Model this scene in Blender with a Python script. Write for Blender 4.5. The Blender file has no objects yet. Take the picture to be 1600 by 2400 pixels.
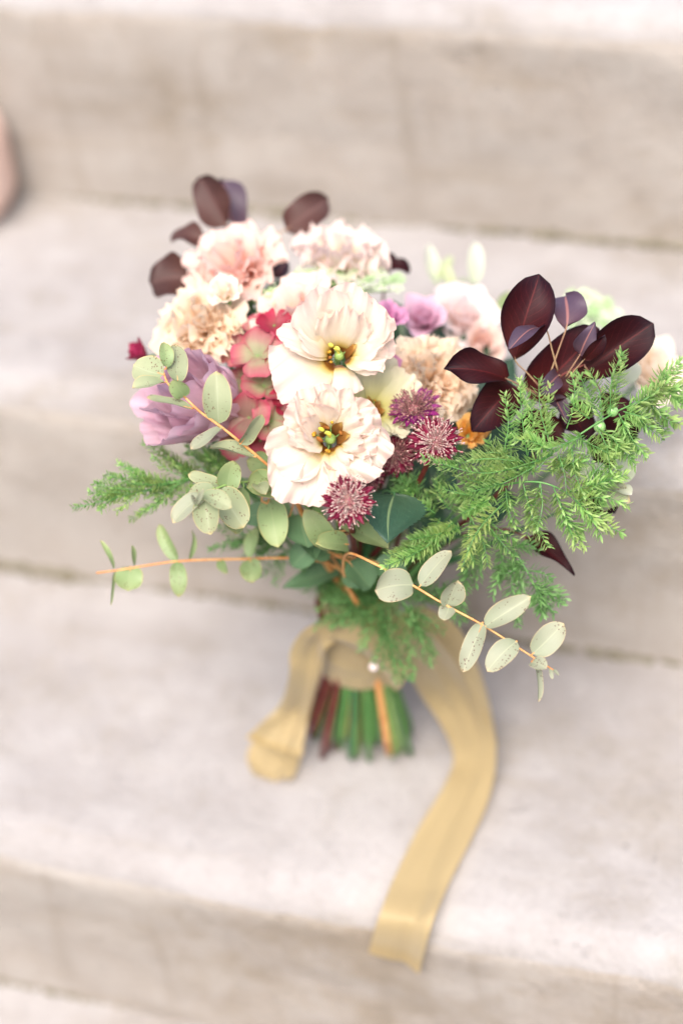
import bpy, math, random
import numpy as np
from mathutils import Vector, Matrix, noise

# ------------------------------------------------------------------ camera, light, exposure
scene = bpy.context.scene
FPX = 4000.0                       # focal length in pixels of a 1600 x 2400 frame
YAW, PITCH, ROLL = -0.371, 0.734, -0.1254
CAM = np.array([0.255, -0.5264, 0.826])
fw = np.array([math.sin(YAW) * math.cos(PITCH), math.cos(YAW) * math.cos(PITCH), -math.sin(PITCH)])
_r = np.cross(fw, [0, 0, 1]); _r /= np.linalg.norm(_r); _u = np.cross(_r, fw)
RT = _r * math.cos(ROLL) + _u * math.sin(ROLL)
UP = -_r * math.sin(ROLL) + _u * math.cos(ROLL)
cam_data = bpy.data.cameras.new('camera')
cam_data.sensor_fit = 'VERTICAL'; cam_data.sensor_height = 36.0; cam_data.sensor_width = 24.0
cam_data.lens = FPX / 2400 * 36
cam_data.clip_start = 0.01; cam_data.clip_end = 100
cam_data.dof.use_dof = True; cam_data.dof.focus_distance = 0.852; cam_data.dof.aperture_fstop = 2.1
cam_data.dof.aperture_blades = 0
camera = bpy.data.objects.new('camera', cam_data); scene.collection.objects.link(camera)
m = Matrix.Identity(4)
for i in range(3):
    m[i][0], m[i][1], m[i][2], m[i][3] = RT[i], UP[i], -fw[i], CAM[i]
camera.matrix_world = m
scene.camera = camera

SUN_EL, SUN_AZ = math.radians(60), math.radians(172)     # azimuth clockwise from +Y; light comes from front left, high
world = bpy.data.worlds.new('World'); scene.world = world; world.use_nodes = True
wn = world.node_tree; bg = wn.nodes['Background']
sky = wn.nodes.new('ShaderNodeTexSky'); sky.sky_type = 'NISHITA'; sky.sun_disc = False
sky.sun_elevation = SUN_EL; sky.sun_rotation = SUN_AZ
sky.air_density = 1.0; sky.dust_density = 5.5; sky.ozone_density = 0.5
wn.links.new(sky.outputs[0], bg.inputs[0]); bg.inputs[1].default_value = 0.125
sun_data = bpy.data.lights.new('sun', 'SUN'); sun_data.energy = 1.5; sun_data.angle = math.radians(36); sun_data.color = (1, 0.97, 0.935)
sun = bpy.data.objects.new('sun', sun_data); scene.collection.objects.link(sun)
sd = Vector((math.sin(SUN_AZ) * math.cos(SUN_EL), math.cos(SUN_AZ) * math.cos(SUN_EL), math.sin(SUN_EL)))
sun.rotation_euler = sd.to_track_quat('Z', 'Y').to_euler()
scene.view_settings.view_transform = 'Standard'; scene.view_settings.look = 'None'
scene.view_settings.gamma = 1; scene.view_settings.exposure = 1.34
scene.render.engine = 'CYCLES'
scene.cycles.use_denoising = True
scene.cycles.max_bounces = 10; scene.cycles.transmission_bounces = 8; scene.cycles.diffuse_bounces = 6
scene.cycles.transparent_max_bounces = 8

# ------------------------------------------------------------------ coordinates
KD = 1600 / 1568                    # readings were taken on a 1568 px wide view of the photograph
PX = 0.86 / (FPX / KD)              # metres per reading pixel at the bouquet's distance
def ray(x, y):
    return fw + RT * ((x * KD - 800) / FPX) - UP * ((y * KD - 1200) / FPX)
def at(x, y, d): return CAM + ray(x, y) * d
def at_z(x, y, z):
    r = ray(x, y); return CAM + r * ((z - CAM[2]) / r[2])
def at_y(x, y, Y):
    r = ray(x, y); return CAM + r * ((Y - CAM[1]) / r[1])
def V(r, u, t):                     # direction: right, up, towards the viewer
    return RT * r + UP * u - fw * t
def unit(v):
    v = np.asarray(v, float); return v / max(np.linalg.norm(v), 1e-12)
STEP_H, STEP_T = 0.165, 0.227

# ------------------------------------------------------------------ scene helpers
def link(o): scene.collection.objects.link(o); return o
def tag(o, label=None, cat=None, group=None, kind=None):
    if label: o['label'] = label
    if cat: o['category'] = cat
    if group: o['group'] = group
    if kind: o['kind'] = kind
    return o
def thing(name, base, label, cat, group=None):
    o = link(bpy.data.objects.new(name, None)); o.location = tuple(base); o.empty_display_size = 0.01
    o['base'] = [float(c) for c in base]
    return tag(o, label, cat, group)
def root_of(o):
    while o.parent is not None: o = o.parent
    return o
def obj(name, geo, mat, parent=None, smooth=True, kind=None):
    """one mesh object from (verts in world space, faces, uvs per vertex or None)"""
    vs, fs, uv = geo
    vs = np.asarray(vs, float)
    if parent is not None:
        vs = vs - np.array(root_of(parent).location)
    me = bpy.data.meshes.new(name)
    me.from_pydata(vs.tolist(), [], fs)
    if uv is not None:
        lay = me.uv_layers.new(name='UVMap')
        idx = np.empty(len(me.loops), dtype=np.int32); me.loops.foreach_get('vertex_index', idx)
        lay.data.foreach_set('uv', np.asarray(uv, np.float32)[idx].ravel())
    if smooth: me.polygons.foreach_set('use_smooth', [True] * len(me.polygons))
    me.materials.append(mat); me.update()
    o = link(bpy.data.objects.new(name, me))
    if parent is not None: o.parent = parent
    if kind: o['kind'] = kind
    return o
class Geo:
    def __init__(s): s.v = []; s.f = []; s.uv = []
    def add(s, vs, fs, uv=None):
        b = len(s.v); s.v.extend([tuple(p) for p in vs]); s.f.extend([tuple(i + b for i in q) for q in fs])
        s.uv.extend([tuple(q) for q in uv] if uv is not None else [(0.5, 0.5)] * len(vs)); return s
    def get(s): return s.v, s.f, s.uv
def spline(pts, n):
    """Catmull-Rom through pts (any dimension), n samples"""
    P = np.asarray(pts, float)
    if len(P) == 2: return np.array([P[0] + (P[1] - P[0]) * i / (n - 1) for i in range(n)])
    Q = np.vstack([2 * P[0] - P[1], P, 2 * P[-1] - P[-2]]); out = []
    for i in range(n):
        t = i / (n - 1) * (len(P) - 1); k = min(int(t), len(P) - 2); t -= k
        a, b, c, d = Q[k:k + 4]
        out.append(0.5 * (2 * b + (c - a) * t + (2 * a - 5 * b + 4 * c - d) * t * t + (3 * b - a - 3 * c + d) * t ** 3))
    return np.array(out)
def tube(pts, radii, n=7, samples=None, cap=True):
    P = spline(pts, samples or max(8, len(pts) * 5)); N = len(P)
    rr = np.interp(np.linspace(0, 1, N), np.linspace(0, 1, len(radii)), radii) if hasattr(radii, '__len__') else np.full(N, radii)
    T = np.gradient(P, axis=0); T /= np.linalg.norm(T, axis=1)[:, None] + 1e-12
    a = np.cross(T[0], [0.3, 0.5, 0.8]); a = unit(a); vs = []; uv = []
    for i in range(N):
        a = unit(a - T[i] * (a @ T[i])); b = np.cross(T[i], a)
        for k in range(n):
            th = 2 * math.pi * k / n
            vs.append(P[i] + (a * math.cos(th) + b * math.sin(th)) * rr[i]); uv.append((k / n, i / (N - 1)))
    fs = [(i * n + k, i * n + (k + 1) % n, (i + 1) * n + (k + 1) % n, (i + 1) * n + k) for i in range(N - 1) for k in range(n)]
    if cap: fs += [tuple(range(n))[::-1], tuple(range((N - 1) * n, N * n))]
    return vs, fs, uv
def ball(c, r, nu=12, nv=8, axis=None, squash=1.0):
    c = np.asarray(c); z = unit(axis) if axis is not None else np.array([0, 0, 1.0])
    x = unit(np.cross(z, [0.31, 0.52, 0.13])); y = np.cross(z, x); vs = []; uv = []
    for j in range(nv + 1):
        ph = math.pi * j / nv
        for i in range(nu):
            th = 2 * math.pi * i / nu
            vs.append(c + r * (math.sin(ph) * (math.cos(th) * x + math.sin(th) * y) + math.cos(ph) * squash * z)); uv.append((i / nu, 1 - j / nv))
    fs = [(j * nu + i, (j + 1) * nu + i, (j + 1) * nu + (i + 1) % nu, j * nu + (i + 1) % nu) for j in range(nv) for i in range(nu)]
    return vs, fs, uv
def frame(axis):
    """x' towards image right, y' towards image up, z' = axis"""
    z = unit(axis); x = unit(RT - z * (RT @ z)); return np.array([x, np.cross(z, x), z])

# ------------------------------------------------------------------ materials
class NT:
    def __init__(s, name):
        s.m = bpy.data.materials.new(name); s.m.use_nodes = True; s.t = s.m.node_tree; s.t.nodes.clear()
    def n(s, ty, **kw):
        o = s.t.nodes.new('ShaderNode' + ty)
        for k, v in kw.items(): setattr(o, k, v)
        return o
    def l(s, a, b): s.t.links.new(a, b)
    def val(s, x, sock):
        if isinstance(x, (int, float)): sock.default_value = x
        elif isinstance(x, (tuple, list)): sock.default_value = tuple(x) + ((1,) if len(x) == 3 and sock.type == 'RGBA' else ())
        else: s.l(x, sock)
    def math(s, op, a, b=0.0, c=0.0, clamp=False):
        o = s.n('Math', operation=op, use_clamp=clamp); s.val(a, o.inputs[0]); s.val(b, o.inputs[1]); s.val(c, o.inputs[2]); return o.outputs[0]
    def ramp(s, fac, stops):
        o = s.n('ValToRGB'); e = o.color_ramp.elements
        while len(e) < len(stops): e.new(0.5)
        for q, (p, c) in zip(e, stops):
            q.position = p; q.color = tuple(c) + (1,) if len(c) == 3 else c
        s.val(fac, o.inputs[0]); return o.outputs[0]
    def smooth(s, x, lo, hi):
        o = s.n('MapRange', interpolation_type='SMOOTHSTEP'); s.val(x, o.inputs[0]); o.inputs[1].default_value = lo; o.inputs[2].default_value = hi; return o.outputs[0]
    def mix(s, f, a, b, mode='MIX'):
        o = s.n('Mix', data_type='RGBA', blend_type=mode); s.val(f, o.inputs[0]); s.val(a, o.inputs[6]); s.val(b, o.inputs[7]); return o.outputs[2]
    def noise(s, vec, scale, detail=4, rough=0.55):
        o = s.n('TexNoise'); 
        if vec is not None: s.l(vec, o.inputs['Vector'])
        o.inputs['Scale'].default_value = scale; o.inputs['Detail'].default_value = detail; o.inputs['Roughness'].default_value = rough; return o.outputs[0]
def srgb(r, g, b):
    f = lambda c: (c / 255 / 12.92) if c <= 10 else ((c / 255 + 0.055) / 1.055) ** 2.4
    return f(r), f(g), f(b)
def sheet_mat(name, stops, trans=0.35, rough=0.5, spec=0.3, streak=0.12, streak_n=36, edge=None, ribs=None, mid=None, specks=None,
              mottle=0.12, mottle_scale=90, var=0.08, tint=None, sheen=0.0, bump=0.15, backface=None):
    """petal / leaf / cloth sheet: UV x runs across, y from base to tip"""
    t = NT(name); tc = t.n('TexCoord'); sep = t.n('SeparateXYZ'); t.l(tc.outputs['UV'], sep.inputs[0])
    u, v = sep.outputs[0], sep.outputs[1]
    e = t.math('MULTIPLY', t.math('ABSOLUTE', t.math('SUBTRACT', u, 0.5)), 2.0)
    nz = t.noise(tc.outputs['Object'], mottle_scale)
    vv = t.math('ADD', v, t.math('MULTIPLY', t.math('SUBTRACT', nz, 0.5), 0.16))
    col = t.ramp(vv, stops)
    if tint:                                            # patches of a second colour
        n2 = t.noise(tc.outputs['Object'], tint[2]); col = t.mix(t.math('MULTIPLY', t.smooth(n2, 0.45, 0.62), tint[1]), col, tint[0])
    if edge:                                            # (colour, lo, hi, strength)
        ee = t.math('MAXIMUM', e, v); ee = t.math('ADD', ee, t.math('MULTIPLY', t.math('SUBTRACT', nz, 0.5), 0.14))
        col = t.mix(t.math('MULTIPLY', t.smooth(ee, edge[1], edge[2]), edge[3]), col, edge[0])
    h = None
    if streak:
        cv = t.n('CombineXYZ'); t.val(t.math('MULTIPLY', u, streak_n), cv.inputs[0]); t.val(t.math('MULTIPLY', v, 2.2), cv.inputs[1])
        oi = t.n('ObjectInfo'); t.val(t.math('MULTIPLY', oi.outputs['Random'], 40), cv.inputs[2])
        sn = t.noise(cv.outputs[0], 1.0, 3); h = sn
        k = t.math('ADD', 1 - streak * 0.5, t.math('MULTIPLY', t.math('SUBTRACT', sn, 0.5), streak * 2))
        cc = t.n('CombineColor'); [t.val(k, cc.inputs[i]) for i in range(3)]
        col = t.mix(1.0, col, cc.outputs[0], 'MULTIPLY')
    if ribs:                                            # (colour, number, slope, width, strength)
        w = t.math('ABSOLUTE', t.math('SINE', t.math('MULTIPLY', t.math('SUBTRACT', vv, t.math('MULTIPLY', e, ribs[2])), math.pi * ribs[1])))
        mk = t.math('SUBTRACT', 1.0, t.smooth(w, 0.0, ribs[3])); mk = t.math('MULTIPLY', mk, t.math('SUBTRACT', 1.0, t.smooth(e, 0.55, 0.95)))
        col = t.mix(t.math('MULTIPLY', mk, ribs[4]), col, ribs[0])
    if mid:                                             # (colour, half width, strength)
        mk = t.math('SUBTRACT', 1.0, t.smooth(e, mid[1] * 0.4, mid[1])); col = t.mix(t.math('MULTIPLY', mk, mid[2]), col, mid[0])
    if specks:                                          # (colour, scale, radius, strength)
        vo = t.n('TexVoronoi'); t.l(tc.outputs['Object'], vo.inputs['Vector']); vo.inputs['Scale'].default_value = specks[1]
        pick = t.smooth(t.noise(tc.outputs['Object'], specks[1] * 0.16, 2), 0.47, 0.60)
        sz = t.math('MULTIPLY', pick, specks[2]); mk = t.math('LESS_THAN', vo.outputs['Distance'], sz)
        col = t.mix(t.math('MULTIPLY', mk, specks[3]), col, specks[0])
    if var or mottle:
        oi = t.n('ObjectInfo'); k = t.math('ADD', 1 - var, t.math('MULTIPLY', oi.outputs['Random'], 2 * var))
        k = t.math('MULTIPLY', k, t.math('ADD', 1 - mottle, t.math('MULTIPLY', nz, 2 * mottle)))
        cc = t.n('CombineColor'); [t.val(k, cc.inputs[i]) for i in range(3)]
        col = t.mix(1.0, col, cc.outputs[0], 'MULTIPLY')
    if backface:
        g = t.n('NewGeometry'); col = t.mix(t.math('MULTIPLY', g.outputs['Backfacing'], backface[1]), col, backface[0])
    p = t.n('BsdfPrincipled'); t.l(col, p.inputs['Base Color']); p.inputs['Roughness'].default_value = rough
    p.inputs['Specular IOR Level'].default_value = spec; p.inputs['Sheen Weight'].default_value = sheen
    if bump:
        b = t.n('Bump'); b.inputs['Strength'].default_value = bump; b.inputs['Distance'].default_value = 0.0006
        t.l(h if h is not None else nz, b.inputs['Height']); t.l(b.outputs[0], p.inputs['Normal'])
    tr = t.n('BsdfTranslucent'); t.l(col, tr.inputs[0]); mx = t.n('MixShader'); mx.inputs[0].default_value = trans
    t.l(p.outputs[0], mx.inputs[1]); t.l(tr.outputs[0], mx.inputs[2])
    o = t.n('OutputMaterial'); t.l(mx.outputs[0], o.inputs[0]); return t.m
def plain_mat(name, c1, c2, scale=200, rough=0.5, spec=0.4, sss=0.0):
    t = NT(name); tc = t.n('TexCoord'); col = t.mix(t.smooth(t.noise(tc.outputs['Object'], scale), 0.35, 0.65), c1, c2)
    p = t.n('BsdfPrincipled'); t.l(col, p.inputs['Base Color']); p.inputs['Roughness'].default_value = rough; p.inputs['Specular IOR Level'].default_value = spec
    if sss: p.inputs['Subsurface Weight'].default_value = sss; p.inputs['Subsurface Radius'].default_value = (0.004, 0.003, 0.002); p.inputs['Subsurface Scale'].default_value = 1
    o = t.n('OutputMaterial'); t.l(p.outputs[0], o.inputs[0]); return t.m
def stone_mat(name, c_lo, c_hi, stain, seed, corner=False):
    t = NT(name); tc = t.n('TexCoord'); mp = t.n('Mapping'); mp.inputs['Location'].default_value = (seed * 3.1, seed * 1.7, seed)
    t.l(tc.outputs['Object'], mp.inputs[0]); vec = mp.outputs[0]
    big = t.noise(vec, 5.0, 5, 0.6); medium = t.noise(vec, 28.0, 6, 0.65); fine = t.noise(vec, 260.0, 3, 0.6)
    f = t.math('ADD', t.math('MULTIPLY', big, 0.5), t.math('MULTIPLY', medium, 0.5))
    col = t.mix(t.smooth(f, 0.36, 0.62), c_lo, c_hi)
    st = t.math('MULTIPLY', t.smooth(t.noise(vec, 9.0, 6, 0.7), 0.48, 0.70), 0.75); col = t.mix(st, col, stain)
    ml = t.n('Mapping'); ml.inputs['Scale'].default_value = (6, 40, 46); t.l(vec, ml.inputs[0])
    lay = t.smooth(t.noise(ml.outputs[0], 1.0, 4, 0.6), 0.5, 0.7); col = t.mix(t.math('MULTIPLY', lay, 0.35), col, stain)
    pit = t.smooth(t.noise(vec, 75.0, 5, 0.7), 0.60, 0.70); col = t.mix(t.math('MULTIPLY', pit, 0.12), col, tuple(c * 0.55 for c in stain))
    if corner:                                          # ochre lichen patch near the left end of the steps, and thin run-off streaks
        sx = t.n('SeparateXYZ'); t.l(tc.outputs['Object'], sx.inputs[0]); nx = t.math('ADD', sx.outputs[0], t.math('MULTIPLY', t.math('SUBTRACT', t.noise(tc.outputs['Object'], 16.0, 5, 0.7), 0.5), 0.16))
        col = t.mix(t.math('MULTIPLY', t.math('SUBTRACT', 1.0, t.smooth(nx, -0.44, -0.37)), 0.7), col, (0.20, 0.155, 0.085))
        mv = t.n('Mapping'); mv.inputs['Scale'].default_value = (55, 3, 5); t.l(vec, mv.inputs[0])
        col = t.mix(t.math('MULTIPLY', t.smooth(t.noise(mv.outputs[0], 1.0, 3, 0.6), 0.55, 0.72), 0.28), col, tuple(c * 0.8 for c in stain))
    gk = t.math('ADD', 0.86, t.math('MULTIPLY', fine, 0.28)); cc = t.n('CombineColor'); [t.val(gk, cc.inputs[i]) for i in range(3)]
    col = t.mix(1.0, col, cc.outputs[0], 'MULTIPLY')
    p = t.n('BsdfPrincipled'); t.l(col, p.inputs['Base Color']); p.inputs['Roughness'].default_value = 0.85; p.inputs['Specular IOR Level'].default_value = 0.2
    hh = t.math('SUBTRACT', t.math('ADD', t.math('MULTIPLY', medium, 1.0), t.math('MULTIPLY', fine, 0.4)), t.math('MULTIPLY', pit, 0.3))
    b = t.n('Bump'); b.inputs['Strength'].default_value = 0.6; b.inputs['Distance'].default_value = 0.004; t.l(hh, b.inputs['Height']); t.l(b.outputs[0], p.inputs['Normal'])
    o = t.n('OutputMaterial'); t.l(p.outputs[0], o.inputs[0]); return t.m

M = {}
M['stone'] = stone_mat('weathered_stone', (0.264, 0.245, 0.236), (0.322, 0.305, 0.298), (0.230, 0.205, 0.178), 1)
M['riser'] = stone_mat('bounce_warmed_ochre_stone', (0.286, 0.252, 0.220), (0.336, 0.307, 0.278), (0.220, 0.180, 0.134), 2, True)  # stained riser stone, its colours warmed to carry light bounced from the ground
M['pink_stone'] = stone_mat('pink_stone', (0.60, 0.42, 0.34), (0.66, 0.49, 0.42), (0.52, 0.34, 0.26), 4)
M['lisi'] = sheet_mat('cream_petal', [(0.0, (0.12, 0.035, 0.008)), (0.13, (0.24, 0.09, 0.014)), (0.19, (0.64, 0.46, 0.12)), (0.32, (0.79, 0.67, 0.43)), (0.5, (0.81, 0.725, 0.605)), (0.85, (0.81, 0.715, 0.63)), (1, (0.80, 0.61, 0.55))], trans=0.45, rough=0.65, spec=0.12, streak=0.09, streak_n=34, bump=0.12, tint=((0.78, 0.63, 0.53), 0.4, 40), var=0.02, mottle=0.02)
M['lisi_green'] = sheet_mat('greenish_cream_petal', [(0.0, (0.12, 0.04, 0.01)), (0.12, (0.28, 0.17, 0.03)), (0.22, (0.56, 0.52, 0.18)), (0.6, (0.66, 0.64, 0.41)), (1, (0.72, 0.67, 0.51))], trans=0.42, streak=0.08, bump=0.12, var=0.03, mottle=0.03)
M['blush'] = sheet_mat('blush_petal', [(0, (0.72, 0.46, 0.26)), (0.3, (0.83, 0.55, 0.43)), (0.7, (0.85, 0.62, 0.53)), (1, (0.85, 0.66, 0.60))], trans=0.45, streak=0.06, bump=0.1, var=0.04, mottle=0.03)
M['apricot_blush'] = sheet_mat('apricot_blush_petal', [(0, (0.80, 0.46, 0.30)), (0.35, (0.87, 0.56, 0.44)), (0.7, (0.88, 0.61, 0.52)), (1, (0.88, 0.64, 0.57))], trans=0.48, streak=0.07, bump=0.1, var=0.05, mottle=0.03)
M['ivory_blush'] = sheet_mat('ivory_blush_petal', [(0, (0.74, 0.58, 0.24)), (0.35, (0.87, 0.76, 0.55)), (0.7, (0.88, 0.80, 0.70)), (1, (0.87, 0.70, 0.65))], trans=0.48, streak=0.06, bump=0.1, var=0.04, mottle=0.03)
M['peach'] = sheet_mat('peach_petal', [(0, (0.84, 0.56, 0.30)), (0.4, (0.88, 0.66, 0.44)), (0.75, (0.90, 0.72, 0.54)), (1, (0.90, 0.77, 0.62))], trans=0.52, streak=0.07, bump=0.1, var=0.05, mottle=0.03)
M['lilac'] = sheet_mat('lilac_petal', [(0, (0.68, 0.49, 0.40)), (0.25, (0.77, 0.50, 0.53)), (0.6, (0.79, 0.53, 0.60)), (1, (0.77, 0.47, 0.59))], trans=0.40, rough=0.7, spec=0.1, streak=0.34, streak_n=11, bump=0.4, var=0.12, mottle=0.10, edge=((0.78, 0.58, 0.67), 0.72, 1.0, 0.6), backface=((0.72, 0.49, 0.58), 0.5))
M['mauve'] = sheet_mat('mauve_petal', [(0, (0.40, 0.08, 0.17)), (0.4, (0.54, 0.18, 0.36)), (1, (0.64, 0.32, 0.50))], trans=0.4, streak=0.15, streak_n=18, var=0.1)
M['orchid_pink'] = sheet_mat('orchid_pink_petal', [(0, (0.50, 0.12, 0.25)), (0.4, (0.68, 0.34, 0.48)), (1, (0.78, 0.54, 0.66))], trans=0.42, streak=0.1, var=0.08)
M['pale_pink'] = sheet_mat('pale_pink_petal', [(0, (0.80, 0.50, 0.44)), (0.4, (0.87, 0.70, 0.65)), (1, (0.89, 0.79, 0.78))], trans=0.48, streak=0.05, var=0.04)
M['ivory'] = sheet_mat('ivory_petal', [(0, (0.80, 0.60, 0.36)), (0.4, (0.86, 0.73, 0.57)), (1, (0.88, 0.80, 0.71))], trans=0.48, streak=0.05, var=0.04)
M['orange'] = sheet_mat('orange_petal', [(0, (0.58, 0.18, 0.02)), (0.5, (0.80, 0.38, 0.06)), (1, (0.84, 0.50, 0.17))], trans=0.4, streak=0.15, var=0.08)
M['hydra'] = sheet_mat('antique_sepal', [(0, (0.28, 0.32, 0.15)), (0.4, (0.36, 0.31, 0.19)), (0.7, (0.40, 0.15, 0.14)), (1, (0.42, 0.06, 0.10))], trans=0.3, streak=0.15, streak_n=14, edge=((0.46, 0.07, 0.12), 0.78, 1.02, 0.8), tint=((0.40, 0.17, 0.17), 0.7, 60), bump=0.3, var=0.14)
M['hydra_red'] = sheet_mat('red_sepal', [(0, (0.26, 0.06, 0.06)), (0.5, (0.34, 0.03, 0.06)), (1, (0.38, 0.025, 0.06))], trans=0.3, streak=0.15, streak_n=14, var=0.12)
M['burgundy'] = sheet_mat('burgundy_petal', [(0, (0.16, 0.01, 0.03)), (0.6, (0.28, 0.015, 0.06)), (1, (0.34, 0.03, 0.09))], trans=0.25, streak=0.3, streak_n=14, var=0.12)
M['bract'] = sheet_mat('wine_bract', [(0, (0.48, 0.30, 0.30)), (0.32, (0.34, 0.08, 0.16)), (0.6, (0.20, 0.006, 0.04)), (1, (0.11, 0.004, 0.02))], trans=0.25, streak=0.3, streak_n=12, var=0.15, mid=((0.30, 0.04, 0.10), 0.12, 0.6))
M['bract_violet'] = sheet_mat('violet_bract', [(0, (0.50, 0.34, 0.42)), (0.4, (0.34, 0.04, 0.26)), (1, (0.16, 0.006, 0.08))], trans=0.25, streak=0.3, streak_n=12, var=0.15)
M['pin_pale'] = plain_mat('pale_pincushion', (0.50, 0.41, 0.35), (0.46, 0.27, 0.27), 900, 0.8, 0.1)
M['pin_dark'] = plain_mat('wine_filament', (0.36, 0.12, 0.13), (0.48, 0.26, 0.24), 900, 0.6)
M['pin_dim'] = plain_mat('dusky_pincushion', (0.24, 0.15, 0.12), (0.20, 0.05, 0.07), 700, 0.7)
M['ovary'] = plain_mat('green_ovary', (0.16, 0.26, 0.06), (0.24, 0.36, 0.10), 250, 0.4, sss=0.2)
M['stigma'] = plain_mat('yellow_stigma', (0.52, 0.46, 0.05), (0.46, 0.46, 0.10), 200, 0.8, 0.1)
M['anther'] = plain_mat('golden_anther', (0.48, 0.30, 0.03), (0.24, 0.10, 0.02), 300, 0.9, 0.1)
M['anther_brown'] = plain_mat('brown_blotch', (0.16, 0.055, 0.012), (0.28, 0.11, 0.025), 300, 0.9, 0.1)
M['throat'] = sheet_mat('amber_throat', [(0, (0.13, 0.045, 0.01)), (0.7, (0.30, 0.13, 0.03)), (1, (0.58, 0.40, 0.12))], trans=0.3, streak=0.3, streak_n=8, var=0.2)
M['euc'] = sheet_mat('sage_leaf', [(0, (0.25, 0.30, 0.165)), (0.5, (0.305, 0.345, 0.205)), (1, (0.33, 0.355, 0.21))], trans=0.28, rough=0.5, spec=0.3, streak=0.06, ribs=((0.34, 0.40, 0.24), 9, 0.55, 0.10, 0.2), mid=((0.36, 0.40, 0.26), 0.05, 0.5), edge=((0.54, 0.42, 0.20), 0.90, 1.0, 0.7), specks=((0.14, 0.06, 0.035), 720, 0.30, 0.75), mottle=0.10, bump=0.1, var=0.10)
M['euc_pale'] = sheet_mat('pale_sage_leaf', [(0, (0.265, 0.30, 0.20)), (0.5, (0.315, 0.335, 0.24)), (1, (0.325, 0.335, 0.23))], trans=0.32, rough=0.5, spec=0.3, streak=0.05, ribs=((0.44, 0.47, 0.32), 9, 0.55, 0.10, 0.15), mid=((0.44, 0.46, 0.30), 0.05, 0.5), edge=((0.60, 0.44, 0.24), 0.91, 1.0, 0.7), specks=((0.14, 0.07, 0.05), 700, 0.30, 0.75), mottle=0.08, bump=0.1, var=0.08)
M['euc_green'] = sheet_mat('green_eucalyptus_leaf', [(0, (0.20, 0.28, 0.12)), (0.5, (0.25, 0.34, 0.15)), (1, (0.30, 0.36, 0.16))], trans=0.28, rough=0.45, spec=0.35, streak=0.06, mid=((0.30, 0.36, 0.18), 0.05, 0.5), edge=((0.42, 0.34, 0.12), 0.9, 1.0, 0.6), specks=((0.10, 0.05, 0.02), 720, 0.26, 0.7), mottle=0.12, bump=0.1, var=0.12)
M['cotinus'] = sheet_mat('smoke_bush_leaf', [(0, (0.058, 0.009, 0.009)), (0.5, (0.038, 0.006, 0.008)), (1, (0.028, 0.005, 0.009))], trans=0.26, rough=0.52, spec=0.17, streak=0.2, edge=((0.012, 0.005, 0.010), 0.75, 1.0, 0.7), ribs=((0.13, 0.016, 0.018), 9, 0.40, 0.09, 0.75), mid=((0.11, 0.014, 0.015), 0.045, 0.6), mottle=0.2, bump=0.25, var=0.2, backface=((0.06, 0.03, 0.048), 0.85))
M['cotinus_back'] = sheet_mat('smoke_bush_underside', [(0, (0.075, 0.034, 0.045)), (0.5, (0.068, 0.042, 0.066)), (1, (0.062, 0.038, 0.066))], trans=0.15, rough=0.5, spec=0.35, streak=0.1, mid=((0.28, 0.12, 0.11), 0.10, 0.8), ribs=((0.15, 0.08, 0.10), 8, 0.42, 0.12, 0.4), mottle=0.15, var=0.15)
M['cotinus_brown'] = sheet_mat('faded_smoke_bush_leaf', [(0, (0.085, 0.035, 0.028)), (1, (0.075, 0.038, 0.036))], trans=0.2, rough=0.5, spec=0.2, streak=0.2, mid=((0.13, 0.05, 0.045), 0.05, 0.5), mottle=0.25, var=0.15)
M['rose_leaf'] = sheet_mat('dark_rose_leaf', [(0, (0.040, 0.085, 0.045)), (0.5, (0.030, 0.080, 0.045)), (1, (0.028, 0.075, 0.045))], trans=0.15, rough=0.38, spec=0.45, streak=0.2, streak_n=60, ribs=((0.075, 0.14, 0.085), 8, 0.45, 0.10, 0.5), mid=((0.18, 0.26, 0.12), 0.05, 0.8), mottle=0.2, mottle_scale=300, bump=0.3, var=0.15)
M['soft_leaf'] = sheet_mat('grey_green_leaf', [(0, (0.10, 0.19, 0.09)), (1, (0.12, 0.22, 0.11))], trans=0.25, rough=0.5, streak=0.1, mid=((0.2, 0.28, 0.14), 0.05, 0.5), mottle=0.15, var=0.15)
M['lime_leaf'] = sheet_mat('pale_lime_leaf', [(0, (0.40, 0.46, 0.22)), (1, (0.50, 0.56, 0.36))], trans=0.35, streak=0.1, mid=((0.36, 0.42, 0.18), 0.06, 0.5), var=0.1)
M['ivory_leaf'] = sheet_mat('white_green_leaf', [(0, (0.46, 0.52, 0.36)), (1, (0.66, 0.68, 0.56))], trans=0.35, streak=0.1, var=0.1)
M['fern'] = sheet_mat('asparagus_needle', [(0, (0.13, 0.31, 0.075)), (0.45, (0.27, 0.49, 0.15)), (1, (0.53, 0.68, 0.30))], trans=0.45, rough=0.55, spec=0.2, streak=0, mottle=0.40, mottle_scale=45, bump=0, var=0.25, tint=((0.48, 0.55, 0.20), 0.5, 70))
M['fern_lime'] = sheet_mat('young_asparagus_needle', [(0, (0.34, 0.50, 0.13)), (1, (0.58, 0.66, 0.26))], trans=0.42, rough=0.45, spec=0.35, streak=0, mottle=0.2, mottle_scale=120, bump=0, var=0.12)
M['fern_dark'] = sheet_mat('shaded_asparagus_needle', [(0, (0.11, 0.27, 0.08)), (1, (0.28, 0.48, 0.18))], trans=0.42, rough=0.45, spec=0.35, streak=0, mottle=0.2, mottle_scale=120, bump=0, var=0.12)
M['fern_stem'] = plain_mat('green_twig', (0.07, 0.20, 0.05), (0.11, 0.25, 0.07), 150, 0.5)
M['green_stem'] = plain_mat('green_stem', (0.05, 0.135, 0.035), (0.085, 0.19, 0.055), 120, 0.5)
M['light_stem'] = plain_mat('light_green_stem', (0.15, 0.27, 0.075), (0.21, 0.33, 0.10), 120, 0.5)
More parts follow.
